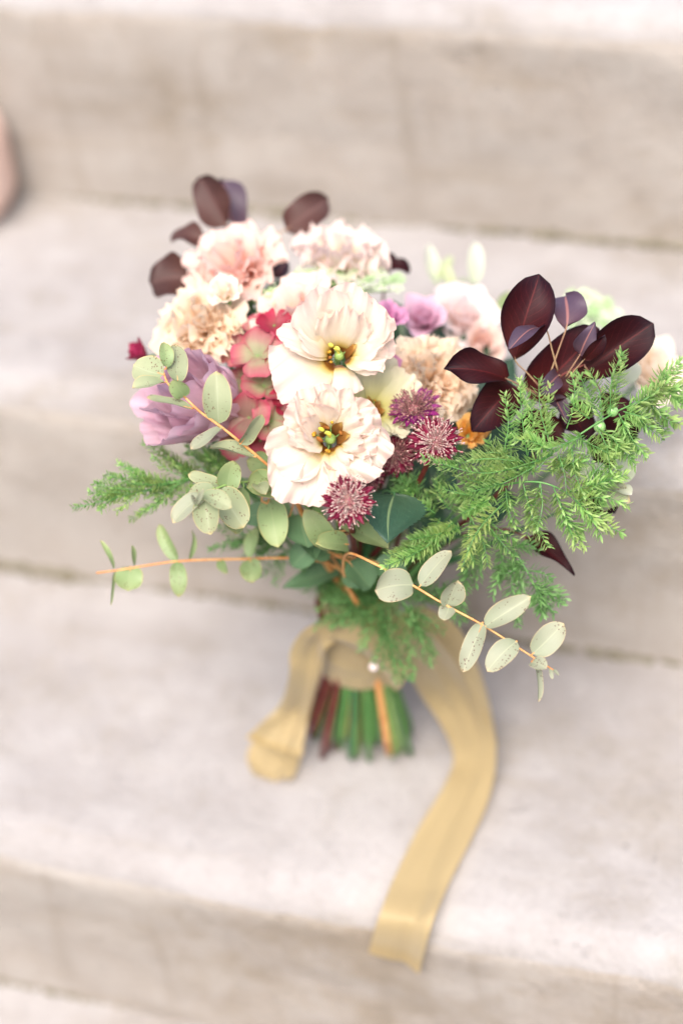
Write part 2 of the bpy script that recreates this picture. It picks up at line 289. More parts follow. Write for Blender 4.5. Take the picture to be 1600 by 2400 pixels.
M['dark_stem'] = plain_mat('deep_green_stem', (0.03, 0.11, 0.04), (0.05, 0.15, 0.05), 120, 0.5)
M['red_stem'] = plain_mat('maroon_stem', (0.09, 0.012, 0.012), (0.14, 0.03, 0.02), 120, 0.5)
M['amber_stem'] = plain_mat('amber_twig', (0.50, 0.20, 0.06), (0.60, 0.32, 0.12), 150, 0.5)
M['leaf_stalk'] = plain_mat('pinkish_brown_stalk', (0.26, 0.13, 0.09), (0.34, 0.22, 0.12), 150, 0.6)
M['berry'] = plain_mat('green_berry', (0.17, 0.34, 0.11), (0.27, 0.44, 0.18), 120, 0.35, sss=0.3)
M['umbel'] = plain_mat('white_green_floret', (0.40, 0.50, 0.30), (0.56, 0.61, 0.44), 400, 0.7)
M['umbel_green'] = plain_mat('pale_green_floret', (0.24, 0.40, 0.15), (0.36, 0.48, 0.24), 400, 0.7)
M['ribbon'] = sheet_mat('mustard_silk', [(0, (0.45, 0.345, 0.175)), (1, (0.47, 0.368, 0.20))], trans=0.40, rough=0.5, spec=0.25, streak=0.02, streak_n=140, mottle=0.02, mottle_scale=30, var=0.03, sheen=0.3, bump=0.15, edge=((0.44, 0.30, 0.10), 0.95, 0.99, 0.5))
M['pearl'] = plain_mat('pearl', (0.80, 0.68, 0.66), (0.84, 0.74, 0.72), 100, 0.2, 0.6)

# ------------------------------------------------------------------ the stone steps
def smoothnoise(x, y, z): return noise.fractal(Vector((x, y, z)), 0.9, 2.1, 4)
def softnoise(x, y, z): return noise.noise(Vector((x, y, z)))
def step(label, y0, z_top, z_bot, depth, seed):
    """riser face at y0, tread going back, rounded worn nosing"""
    r = 0.026; prof = [(y0, z_bot)]
    n = 9
    for i in range(1, n): prof.append((y0, z_bot + (z_top - r - z_bot) * i / n))
    for i in range(9):
        a = math.pi / 2 * i / 8; prof.append((y0 + r - r * math.cos(a), z_top - r + r * math.sin(a)))
    for i in range(1, 15): prof.append((y0 + r + (depth - r) * i / 14, z_top))
    prof += [(y0 + depth, z_bot)]
    xs = np.linspace(-0.85, 0.85, 150); vs = []; P = len(prof)
    for x in xs:
        for i, (y, z) in enumerate(prof):
            w = 0.0 if i >= P - 2 else 1.0
            dy = 0.0030 * smoothnoise(x * 7 + seed, z * 18, seed) + 0.0012 * smoothnoise(x * 40, z * 50, seed + 5)
            dz = 0.0022 * smoothnoise(x * 6, y * 12, seed + 9) + 0.0009 * smoothnoise(x * 42, y * 50, seed + 3)
            chip = max(0.0, smoothnoise(x * 16, 3.3, seed + 7) - 0.22) * 0.012 if 9 <= i <= 17 else 0.0
            vs.append((x, y + w * (dy + chip), z + w * (dz * (1.0 if i > 9 else 0.3) - chip)))
    fs = [(a * P + i, a * P + i + 1, (a + 1) * P + i + 1, (a + 1) * P + i) for a in range(len(xs) - 1) for i in range(P - 1)]
    fs = [q[::-1] for q in fs]
    o = obj('stone_step', (vs, fs, None), M['stone']); o.data.materials.append(M['riser'])       # faces below the nosing: ochre-stained stone with warm bounce light painted in
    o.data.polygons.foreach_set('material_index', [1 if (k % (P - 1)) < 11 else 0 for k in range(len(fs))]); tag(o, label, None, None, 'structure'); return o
H, T = STEP_H, STEP_T
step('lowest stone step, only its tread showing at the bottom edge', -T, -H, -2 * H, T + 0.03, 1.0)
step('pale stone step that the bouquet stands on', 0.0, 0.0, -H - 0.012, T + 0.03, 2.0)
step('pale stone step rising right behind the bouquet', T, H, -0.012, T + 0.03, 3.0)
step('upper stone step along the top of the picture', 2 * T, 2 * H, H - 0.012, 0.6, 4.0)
def pink_block():
    c = at_z(-40, 470, H); c = np.array([c[0], 2 * T - 0.034, H + 0.046]); hx, hy, hz = 0.036, 0.030, 0.0465
    vs, fs, uv = ball((0, 0, 0), 1.0, 40, 26); out = []
    for p in vs:
        p = np.array(p); q = np.sign(p) * np.abs(p) ** 0.6; q = q / max(1.0, np.max(np.abs(q)))
        k = 1 + 0.03 * smoothnoise(p[0] * 2, p[1] * 2, p[2] * 2)
        out.append(c + np.array([q[0] * hx, q[1] * hy, q[2] * hz]) * k)
    o = obj('stone_block', (out, fs, uv), M['pink_stone']); tag(o, 'rounded pink stone block in the corner at the left edge', 'stone')
pink_block()

M['moss'] = plain_mat('joint_moss', (0.13, 0.115, 0.075), (0.19, 0.17, 0.13), 60, 0.9, 0.1)
def joint_moss(y, z, seed, label):
    rg = random.Random(seed); g = Geo()
    for k in range(420):
        x = rg.uniform(-0.6, 0.6); a = smoothnoise(x * 5, seed, 0.3) + 0.15 + 0.9 * max(0.0, -x - 0.16)
        if a < 0: continue
        r = min(0.005, 0.0012 + 0.005 * a) * rg.uniform(0.5, 1.2)
        g.add(*ball((x, y - rg.uniform(-0.001, 0.6) * r, z + rg.uniform(0, 0.5) * r), r, 7, 5, (rg.gauss(0, 0.3), rg.gauss(0, 0.3), 1), 0.7))
    o = obj('moss', g.get(), M['moss']); tag(o, label, 'moss', None, 'stuff')
joint_moss(2 * T, H, 1, 'dark moss and dirt in the joint below the upper step')
joint_moss(0.0, -H, 2, 'dark moss and dirt in the joint at the bottom edge')
joint_moss(T, 0.0, 3, 'dark moss and dirt in the joint behind the bouquet')

# ------------------------------------------------------------------ where the stems are bound
FOOT = at_z(828, 1706, 0.0); BIND = at_y(826, 1490, FOOT[1] - 0.004); NECK = at_y(818, 1370, FOOT[1] - 0.004)
_slot = [0]
def stem_path(head, axis, slot=None, spread=0.028, lead=55):
    i = _slot[0]; _slot[0] += 1
    th = i * 2.39996; rr = math.sqrt(((i * 7) % 32 + 0.5) / 32)
    off = np.array([math.cos(th), math.sin(th), 0]) * rr if not isinstance(slot, tuple) else np.array([slot[0], slot[1], 0.0])
    i = _slot[0]; th = i * 2.39996
    foot = FOOT + np.array([off[0] * 0.037, off[1] * spread * 0.75, 0.002 + 0.016 * ((i * 5) % 7) / 7]); b = BIND + off * np.array([0.0175, 0.0095, 0]); nk = NECK + off * np.array([0.022, 0.014, 0])
    h = np.asarray(head); back = h - unit(axis) * lead * PX
    return [foot, b, nk, nk * 0.45 + back * 0.55 - np.array([0, 0, 0.008]), back, h]
def add_stem(t, path, mat='green_stem', r0=0.0021, r1=0.0015):
    rg = random.Random(len(bpy.data.objects)); r0 = r0 * rg.uniform(0.62, 1.05)
    return obj('stem', tube(path, [r0 * 1.08, r0 * 0.96, r0, r0 * 1.16, r0, r0 * 0.9, r0 * 0.9, r1, r1, r1], 8, 48), M[mat], t)

# ------------------------------------------------------------------ petals and leaves
def petal(L, W, a0, a1, cup=0.25, ruf=0.10, freq=4.0, seed=0, base=0.12, rnd=0.30, jag=0.0, p=1.2, nu=14, nv=12, shape='fan', point=0.0, lean=0.0):
    """local: grows from the origin along +Y, +Z is the flower's axis; lengths in reading pixels"""
    rg = random.Random(seed); ph = [rg.uniform(0, 6.28) for _ in range(8)]; am = [rg.uniform(0.6, 1.2) for _ in range(4)]
    a0, a1 = math.radians(a0), math.radians(a1); vs = []; uv = []
    ys = [0.0]; zs = [0.0]; N = 40
    for i in range(N):
        v = (i + 0.5) / N; a = a0 + (a1 - a0) * v ** p
        ys.append(ys[-1] + math.cos(a) / N); zs.append(zs[-1] + math.sin(a) / N)
    def path(s):
        s = min(max(s, 0.0), 1.2); k = s * N; i = min(int(k), N - 1); f = k - i
        return ys[i] + (ys[i + 1] - ys[i]) * f, zs[i] + (zs[i + 1] - zs[i]) * f
    for j in range(nv + 1):
        v = j / nv
        if shape == 'fan': h = base + (1 - base) * math.sin(math.pi / 2 * min(1, v * 1.12)) ** 1.15
        else: h = base * (1 - v) + max(0.0, math.sin(math.pi * min(1.0, 0.04 + v * 0.96) ** 0.85)) ** 0.6 * (1 - base * (1 - v))
        for i in range(nu + 1):
            u = 2 * i / nu - 1
            jg = jag * v ** 4 * (math.sin(u * 31 + ph[5]) * 0.5 + math.sin(u * 53 + ph[6]) * 0.35 + math.sin(u * 17 + ph[7]) * 0.4)
            s = v * (1 - rnd * abs(u) ** 2.4 + point * (1 - abs(u)) ** 2 * v + 0.05 * math.sin(u * 4 + ph[4]) * v + jg)
            y, z = path(s); a = a0 + (a1 - a0) * min(1, s) ** p
            e = max(v ** 5, abs(u) ** 4 * v)
            q = u * 1.6 + (v * 1.2 if u > 0 else -v * 1.2) * abs(u)
            rf = ruf * (am[0] * v ** 1.3 * math.sin(q * freq * 0.5 + ph[0]) + 0.75 * e * am[1] * math.sin(q * freq * 1.35 + ph[1]) + 0.30 * max(v ** 6, abs(u) ** 6 * v) * am[2] * math.sin(q * freq * 3.4 + ph[2]))
            off = W * 0.5 * (cup * u * u * (0.4 + 0.6 * v) * h) + W * rf
            x = u * h * W * 0.5 + lean * L * v * v + W * 0.04 * math.sin(v * 5 + ph[3]) * v
            vs.append((x, y * L - math.sin(a) * off, z * L + math.cos(a) * off)); uv.append((i / nu, v))
    fs = [(j * (nu + 1) + i, j * (nu + 1) + i + 1, (j + 1) * (nu + 1) + i + 1, (j + 1) * (nu + 1) + i) for j in range(nv) for i in range(nu)]
    return np.array(vs), fs, uv
def place(geo, head, F, az, r0=0.0, up=0.0):
    """turn a local petal to azimuth az about the flower axis and put it at head"""
    vs, fs, uv = geo; a = math.radians(az); rad = np.array([math.cos(a), math.sin(a), 0]); tan = np.array([math.sin(a), -math.cos(a), 0])
    L = vs[:, :1] * tan + vs[:, 1:2] * rad + np.array([0, 0, 1.0]) * vs[:, 2:3] + rad * r0 + np.array([0, 0, up])
    return (L * PX) @ F + head, fs, uv
def leaf(base, tip, width, normal, shape='oval', fold=0.15, curl=0.10, wav=0.03, seed=0, nu=10, nv=14, serr=0.0, twist=0.0):
    base, tip = np.asarray(base), np.asarray(tip); Y = tip - base; L = np.linalg.norm(Y); Y = Y / L
    Z = unit(np.asarray(normal) - Y * (np.asarray(normal) @ Y)); X = np.cross(Y, Z); W = width * PX
    rg = random.Random(seed); ph = [rg.uniform(0, 6.28) for _ in range(4)]; vs = []; uv = []; asym = rg.uniform(-0.06, 0.06)
    for j in range(nv + 1):
        v = j / nv
        if shape == 'oval': h = (1 - abs(2 * v ** 0.9 - 1) ** 2.15) ** 0.58
        elif shape == 'round': h = (1 - abs(2 * v ** 0.95 - 1) ** 2.3) ** 0.52
        elif shape == 'obovate': h = (1 - abs(2 * v ** 1.3 - 1) ** 2.2) ** 0.62
        elif shape == 'pointed': h = math.sin(math.pi * v ** 0.72) ** 0.85 * (1 - 0.25 * v ** 3)
        else: h = math.sin(math.pi * v ** 0.8) ** 1.0
        h = max(h, 0.02); tw = twist * (v - 0.2)
        for i in range(nu + 1):
            u = 2 * i / nu - 1; hh = h
            if serr and abs(u) > 0.95: hh = h * (1 + serr * (1 if j % 2 else -1))
            w = u * hh * W * 0.5
            z = abs(w) * fold * 2 * (0.5 + 0.5 * abs(u)) + curl * L * (4 * v * (1 - v) - 0.0) + wav * W * abs(u) ** 2 * math.sin(v * 7 + ph[0] + (2 if u > 0 else 0))
            x2 = w * math.cos(tw) - z * math.sin(tw); z2 = w * math.sin(tw) + z * math.cos(tw)
            yy = v * L
            vs.append(base + Y * yy + X * (x2 + asym * W * math.sin(math.pi * v)) + Z * z2); uv.append((i / nu, v))
    fs = [(j * (nu + 1) + i, j * (nu + 1) + i + 1, (j + 1) * (nu + 1) + i + 1, (j + 1) * (nu + 1) + i) for j in range(nv) for i in range(nu)]
    return vs, fs, uv

# ------------------------------------------------------------------ flowers
def lisianthus(px, d, axis, petals, label, mat='lisi', group='open cream flowers', stem='light_stem', heart=1.0, scale=1.0):
    head = at(px[0], px[1], d); F = frame(V(*axis)); path = stem_path(head, F[2])
    t = thing('lisianthus_flower', path[0], label, 'flower', group); add_stem(t, path, stem)
    for k, q in enumerate(petals):
        az, L, W, a0, a1 = q[:5]; kw = dict(cup=0.22, ruf=0.075, freq=5.0, jag=0.012, rnd=0.28, nu=26, nv=20, seed=int(px[0] * 7 + k * 13)); kw.update(q[5] if len(q) > 5 else {})
        obj('petal', place(petal(L * scale, W * scale, a0, a1, **kw), head, F, az, 15.0 * heart, 0), M[mat], t)
    if heart:
        rg = random.Random(int(px[1])); hs = PX * heart
        pis = obj('pistil', ball(head + F[2] * 14 * hs, 11 * hs, 14, 10, F[2], 1.25), M['ovary'], t)
        g = Geo(); top = head + (F[2] * 38 - F[0] * 12 + F[1] * 8) * hs
        for s in (-1, 1):
            dv = unit(F[0] * s * 0.9 + F[1] * 0.5 * -s + F[2] * 0.5)
            g.add(*ball(top + dv * 9 * hs, 7.0 * hs, 12, 8, np.cross(dv, F[2] + F[0] * 0.3), 0.55))
        g.add(*tube([head + F[2] * 24 * hs, (head + F[2] * 32 * hs + top) / 2, top], 3.0 * hs, 7, 6)); obj('stigma', g.get(), M['stigma'], pis)
        for k in range(3):
            obj('throat_mark', place(petal(46 * heart * rg.uniform(0.8, 1.15), 24 * heart, 62, 48, cup=0.3, ruf=0.03, seed=k, shape='oval', base=0.6, rnd=0, nu=6, nv=6), head, F, 15 + k * 52 + rg.uniform(-14, 14), 13 * heart, 3), M['throat'], t)
        for k in range(6):
            a = 0.5 + k * 0.75 + rg.uniform(-0.35, 0.35); rad = F[0] * math.cos(a) + F[1] * math.sin(a)
            e = head + (rad * rg.uniform(20, 34) + F[2] * rg.uniform(18, 34)) * hs
            fil = obj('stamen', tube([head + rad * 8 * PX, head + (rad * 18 + F[2] * 10) * hs, e], 1.4 * hs, 5, 8), M['light_stem'], t)
            obj('anther', ball(e, rg.uniform(3.0, 4.8) * hs, 8, 6, rad * rg.uniform(-1, 1) + np.cross(rad, F[2]) * rg.uniform(-1, 1) + F[2] * 0.5, rg.uniform(1.5, 2.4)), M['anther' if k % 2 else 'anther_brown'], fil)
    return t
def ruffled(name, px, d, axis, R, n, mat, label, cat='flower', group=None, ruf=0.13, jag=0.05, Wf=0.75, inner=82, outer=-5, Lin=0.62, seed=0, stem='green_stem', freq=5.0, cup=0.15, dome=0.6, calyx=True, rnd=0.25, nu=16, nv=10):
    """carnation-like head: petals on a spiral from upright heart to open rim"""
    axis3 = V(*axis); F = frame(axis3); head = at(px[0], px[1], d) - F[2] * R * dome * PX; rg = random.Random(seed)
    path = stem_path(head, F[2]); t = thing(name, path[0], label, cat, group); add_stem(t, path, stem)
    for k in range(n):
        q = math.sqrt((k + 0.5) / n); az = math.degrees(k * 2.39996) + rg.uniform(-12, 12)
        a1 = inner + (outer - inner) * q ** 1.5 + rg.uniform(-8, 8); a0 = min(88, inner + 6 - 24 * q)
        L = R * (Lin + (1 - Lin) * q) * rg.uniform(0.92, 1.08) * (1.15 if q < 0.5 else 1.0); W = R * Wf * rg.uniform(0.85, 1.15) * (0.6 + 0.4 * q)
        obj('petal', place(petal(L, W, a0, a1, cup=cup, ruf=ruf * rg.uniform(0.8, 1.3), freq=freq, seed=seed * 100 + k, jag=jag, rnd=rnd, nu=nu, nv=nv, p=1.0), head, F, az, R * 0.05 * q), M[mat], t)
    if calyx:
        obj('calyx', tube([head - F[2] * R * 0.35 * PX, head - F[2] * R * 0.1 * PX, head + F[2] * R * 0.18 * PX], [0.10 * R * PX, 0.17 * R * PX, 0.14 * R * PX], 10, 8), M['light_stem'], t)
    return t
def rose(name, px, d, axis, R, n, mat, label, group=None, seed=0, outer=10, cup=0.55, point=0.1, stem='green_stem', Wf=1.25, ruf=0.025):
    F = frame(V(*axis)); head = at(px[0], px[1], d) - F[2] * R * 0.55 * PX; rg = random.Random(seed)
    path = stem_path(head, F[2]); t = thing(name, path[0], label, 'rose', group); add_stem(t, path, stem)
    for k in range(n):
        q = (k + 0.5) / n; az = math.degrees(k * 2.39996) + rg.uniform(-10, 10)
        a1 = 112 + (outer - 112) * q ** 1.25; a0 = 86 - 34 * q
        L = R * (0.78 + 0.42 * q); W = R * Wf * (0.40 + 0.60 * q)
        obj('petal', place(petal(L, W, a0, a1, cup=cup * (1.15 - 0.5 * q), ruf=ruf, freq=3, seed=seed * 50 + k, rnd=0.32, point=point, p=1.5, base=0.3, nu=14, nv=12), head, F, az, R * 0.10 * q), M[mat], t)
    return t

# ---- the two open cream flowers in front, the greenish one between them
lisianthus((778, 824), 0.872, (0.04, 0.36, 0.93), [
    (104, 168, 190, 64, 40, dict(ruf=0.08, cup=0.2)), (66, 172, 185, 66, 34, dict(ruf=0.11, cup=0.25)), (28, 152, 160, 60, 10, dict(ruf=0.10, lean=-0.1)),
    (148, 140, 120, 60, 24, dict(cup=0.45, ruf=0.07)), (172, 148, 90, 48, 4, dict(cup=0.6, ruf=0.05)), (211, 172, 180, 34, -14, dict(cup=0.05, ruf=0.07)),
    (272, 100, 108, 40, -38, dict(cup=-0.35, ruf=0.05)), (338, 118, 84, 50, 4, dict(cup=0.6, ruf=0.06)), (354, 126, 120, 54, -4, dict(ruf=0.09)), (84, 140, 130, 78, 62, dict(ruf=0.12))],
    'open cream flower with blush edges, upper of the two in front', heart=1.05)
lisianthus((758, 1012), 0.856, (0.05, 0.20, 0.98), [
    (236, 178, 170, 40, -22, dict(cup=0.1, ruf=0.10)), (207, 148, 140, 44, -6, dict(ruf=0.08)), (262, 130, 110, 40, -20, dict(ruf=0.12)), (160, 118, 120, 54, 10, dict(ruf=0.12, cup=0.4)),
    (118, 134, 110, 58, 16, dict(ruf=0.13)), (78, 122, 100, 60, 24, dict(ruf=0.16)), (42, 120, 110, 58, 14, dict(ruf=0.16)), (4, 118, 130, 56, 6, dict(ruf=0.15)), (334, 142, 130, 46, -10, dict(ruf=0.16)),
    (300, 116, 120, 46, -8, dict(ruf=0.17)), (138, 100, 100, 66, 40, dict(ruf=0.16, cup=0.5)), (14, 96, 110, 62, 34, dict(ruf=0.18)), (318, 80, 120, 50, 26, dict(ruf=0.2)), (185, 96, 90, 60, 30, dict(cup=0.6))],
    'open cream ruffled flower with green pistil, lower of the two in front', heart=1.15)
lisianthus((850, 952), 0.884, (0.28, 0.42, 0.85), [
    (110, 124, 160, 56, 18, {}), (62, 130, 160, 54, 8, {}), (15, 122, 140, 50, -4, {}), (330, 100, 100, 46, -6, {}), (160, 104, 120, 56, 16, {}), (270, 84, 90, 50, 0, {})],
    'small greenish cream flower tucked right of the front pair', 'lisi_green', heart=0.8)
# ---- blush flowers behind and above
ruffled('lisianthus_flower', (676, 702), 0.905, (-0.30, 0.60, 0.72), 132, 13, 'blush', 'soft blush flower peeping out behind the upper cream flower', group='blush flowers at the back', ruf=0.05, jag=0.0, Wf=1.0, inner=80, outer=12, seed=3, cup=0.3, nu=18, nv=12)
ruffled('carnation', (534, 590), 0.930, (-0.22, 0.60, 0.74), 158, 26, 'apricot_blush', 'large apricot blush carnation at the top left of the bouquet', 'flower', 'carnations', ruf=0.08, jag=0.02, Wf=0.86, inner=78, outer=-18, seed=5, cup=0.1)
ruffled('lisianthus_flower', (780, 566), 0.945, (0.05, 0.78, 0.62), 152, 16, 'ivory_blush', 'ivory blush ruffled flower topmost at the back', group='blush flowers at the back', ruf=0.13, jag=0.01, Wf=0.9, inner=76, outer=-2, seed=8, cup=0.15)
ruffled('carnation', (452, 736), 0.912, (-0.36, 0.40, 0.82), 144, 34, 'peach', 'peach carnation on the left, above the lilac rose', 'flower', 'carnations', ruf=0.14, jag=0.035, Wf=0.92, inner=84, outer=-12, seed=11)
ruffled('carnation', (996, 862), 0.902, (0.20, 0.30, 0.92), 146, 36, 'peach', 'peach carnation at the centre right, left of the dark leaves', 'flower', 'carnations', ruf=0.14, jag=0.035, Wf=0.92, inner=84, outer=-15, seed=12)
ruffled('lisianthus_flower', (516, 664), 0.902, (-0.1, 0.55, 0.8), 62, 8, 'ivory', 'small ivory flower squeezed between the two left carnations', group='blush flowers at the back', ruf=0.08, jag=0.02, Wf=1.0, inner=80, outer=5, seed=14)
# ---- lilac rose on the left: seen from the side, opening to the left
def side_rose():
    axis = V(-0.66, 0.30, 0.62); F = frame(axis); head = at(542, 966, 0.905); path = stem_path(head, F[2], lead=30)
    t = thing('rose', path[0], 'lilac rose with long pointed petals opening to the left', 'rose', 'lilac and pink roses'); add_stem(t, path)
    for k, (az, L, W, a0, a1, pt) in enumerate([
        (95, 235, 210, 62, 72, 0.05), (50, 230, 210, 60, 70, 0.06), (5, 215, 200, 58, 66, 0.06), (320, 205, 200, 56, 62, 0.06), (140, 240, 210, 60, 70, 0.02),
        (180, 240, 200, 56, 66, 0.0), (225, 248, 205, 54, 66, 0.02), (268, 240, 205, 56, 68, 0.02), (295, 225, 190, 56, 62, 0.06),
        (70, 225, 160, 74, 88, 0.1), (150, 232, 160, 72, 82, 0.1), (230, 236, 160, 72, 82, 0.1), (310, 220, 160, 74, 88, 0.1), (110, 222, 110, 84, 98, 0.1), (280, 222, 110, 84, 98, 0.1), (20, 218, 110, 84, 98, 0.1)]):
        obj('petal', place(petal(L, W, a0, a1, cup=0.5, ruf=0.035, freq=4, seed=900 + k, rnd=0.44, point=pt, p=1.4, base=0.3, nu=22, nv=18), head, F, az, 10), M['lilac'], t)
    return t
side_rose()
rose('rose', (972, 728), 0.945, (0.05, 0.45, 0.85), 66, 16, 'orchid_pink', 'orchid pink rose right of the upper cream flower, out of focus', 'lilac and pink roses', seed=21)
rose('rose', (1068, 725), 0.965, (0.15, 0.42, 0.88), 98, 16, 'pale_pink', 'pale pink rose behind the right peach carnation', 'lilac and pink roses', seed=22, outer=0)
rose('rose', (1110, 790), 0.955, (0.3, 0.1, 0.88), 66, 12, 'blush', 'blush rose half hidden behind the dark oval leaves', 'lilac and pink roses', seed=26, outer=0)
rose('rose', (1500, 850), 0.965, (0.35, 0.35, 0.85), 105, 16, 'ivory', 'ivory rose at the far right behind the fern', 'lilac and pink roses', seed=23, outer=0)
rose('rose', (884, 838), 0.898, (0.1, 0.3, 0.9), 46, 10, 'mauve', 'small mauve bud rose under the right side of the upper cream flower', 'lilac and pink roses', seed=24, outer=30)
ruffled('lisianthus_flower', (898, 720), 0.915, (0.3, 0.55, 0.75), 62, 9, 'mauve', 'narrow mauve flower beside the upper cream flower', ruf=0.06, jag=0.0, Wf=0.8, seed=25)
ruffled('lisianthus_flower', (1082, 992), 0.892, (0.2, 0.3, 0.9), 62, 9, 'orange', 'small orange flower low behind the pincushion blooms', ruf=0.07, jag=0.0, Wf=0.95, inner=82, outer=15, seed=31)
rose('rose_bud', (320, 812), 0.925, (-0.7, 0.4, 0.5), 44, 9, 'burgundy', 'burgundy bud at the left edge behind the sage leaves', None, seed=33, outer=60, cup=0.7, point=0.25)

# ---- antique hydrangea
def hydrangea():
    head = at(600, 900, 0.925); path = stem_path(head, V(-0.1, 0.3, 0.9)); t = thing('hydrangea_head', path[0], 'antique pink and green hydrangea left of the cream flowers', 'hydrangea'); add_stem(t, path, 'light_stem', 0.0032, 0.0024)
    fl = [(592, 818, 0.890, -0.1, 0.55, 0.8, 66, 'hydra'), (630, 748, 0.895, 0.1, 0.5, 0.85, 46, 'hydra_red'), (598, 762, 0.905, -0.3, 0.6, 0.7, 46, 'hydra'), (545, 812, 0.905, -0.3, 0.3, 0.9, 46, 'hydra'),
          (606, 888, 0.893, 0.1, 0.6, 0.75, 60, 'hydra'), (640, 846, 0.890, 0.3, 0.2, 0.9, 40, 'hydra_red'), (572, 960, 0.888, -0.25, 0.1, 0.95, 62, 'hydra'), (622, 968, 0.890, 0.25, 0.0, 0.95, 56, 'hydra'),
          (598, 1012, 0.895, 0.0, -0.4, 0.9, 46, 'hydra_red'), (654, 918, 0.892, 0.3, 0.2, 0.9, 42, 'hydra_red'), (652, 990, 0.905, 0.3, -0.2, 0.9, 40, 'hydra'), (560, 880, 0.910, -0.4, 0.2, 0.9, 46, 'hydra'), (515, 800, 0.912, -0.3, 0.4, 0.9, 36, 'hydra'), (690, 880, 0.912, 0.3, 0.2, 0.9, 36, 'hydra_red'), (540, 1020, 0.905, -0.3, -0.4, 0.9, 40, 'hydra')]
    for k, (x, y, d, a, b, c, R, mt) in enumerate(fl):
        F = frame(V(a, b, c)); h = at(x, y, d); rg = random.Random(k + 70)
        f = obj('floret', tube([head + (h - head) * 0.15, head + (h - head) * 0.6 - F[2] * 8 * PX, h + F[2] * 2 * PX], [2.2 * PX, 2.0 * PX, 3.4 * PX], 6, 10), M['light_stem'], t)
        for s in range(4):
            az = s * 90 + rg.uniform(-14, 14) + k * 31
            obj('sepal', place(petal(R * rg.uniform(0.92, 1.1), R * 1.12, rg.uniform(10, 40), rg.uniform(-25, 45), cup=rg.uniform(0.1, 0.5), ruf=0.05, freq=3, seed=k * 10 + s, rnd=0.30, base=0.3, nu=10, nv=8), h, F, az, 2, (s % 2) * 2), M[mt], f)
hydrangea()

# ---- astrantia pincushions
def astrantia(px, d, axis, R, label, bract='bract', pale='pin_pale', fil='pin_dark', seed=0, open_=18):
    F = frame(V(*axis)); head = at(px[0], px[1], d); path = stem_path(head, F[2], lead=30); rg = random.Random(seed)
    t = thing('astrantia_flower', path[0], label, 'flower', 'wine red pincushion flowers'); add_stem(t, path, 'red_stem', 0.0018, 0.0012)
    for k in range(26):
        lay = k % 2; az = k * 360 / 26 * 1.0 + rg.uniform(-5, 5); L = R * (1.0 if lay == 0 else 0.88) * rg.uniform(0.9, 1.12)
        obj('bract', place(petal(L, R * 0.30, open_ + 20 + lay * 10, open_ - 10 + lay * 10 + rg.uniform(-8, 8), cup=0.5, ruf=0.02, seed=seed * 40 + k, shape='oval', base=0.5, rnd=0.0, nu=6, nv=9), head, F, az, 5), M[bract], t)
    g = Geo(); g2 = Geo()
    for k in range(460):
        q = math.sqrt((k + 0.5) / 460); a = k * 2.39996; el = math.radians(90 - 84 * q); ln = R * rg.uniform(0.62, 0.95)
        dr = (F[0] * math.cos(a) + F[1] * math.sin(a)) * math.cos(el) + F[2] * math.sin(el) * 0.80
        dr = unit(dr + np.array([rg.gauss(0, 0.12) for _ in range(3)])); e = head + dr * ln * PX; s = head + dr * ln * 0.25 * PX
        side = np.array([rg.gauss(0, 1) for _ in range(3)]) * R * 0.10 * PX
        (g if k % 4 < 3 else g2).add(*tube([s, (s + e) / 2 + side * 0.5, e + side], [0.7 * PX, 0.75 * PX, 0.6 * PX], 4, 5))
        (g2 if k % 4 == 0 else g).add(*ball(e + side, rg.uniform(1.3, 2.4) * PX, 5, 4, dr, 1.5))
    c = obj('pincushion', g.get(), M[pale], t, kind='stuff'); obj('filaments', g2.get(), M[fil], c, kind='stuff')
    obj('core', ball(head + F[2] * R * 0.12 * PX, R * 0.34 * PX, 14, 8, F[2], 0.9), M['pin_dim'], t)
astrantia((800, 1152), 0.836, (-0.05, 0.05, 1.0), 60, 'pale wine pincushion flower lowest, below the cream flowers', seed=1)
astrantia((1000, 1018), 0.862, (-0.12, 0.20, 0.97), 62, 'pale wine pincushion flower touching the fern', seed=2)
astrantia((952, 946), 0.880, (-0.15, 0.55, 0.80), 62, 'violet pincushion flower, uppermost of its cluster', 'bract_violet', 'pin_dim', 'pin_dark', 3, 10)
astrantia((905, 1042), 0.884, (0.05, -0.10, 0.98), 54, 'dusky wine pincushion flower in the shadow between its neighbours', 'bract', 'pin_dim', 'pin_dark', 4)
astrantia((838, 1092), 0.882, (0.3, 0.0, 0.95), 42, 'small dusky pincushion flower half hidden under the ruffled cream flower', 'bract', 'pin_dim', 'pin_dark', 5)

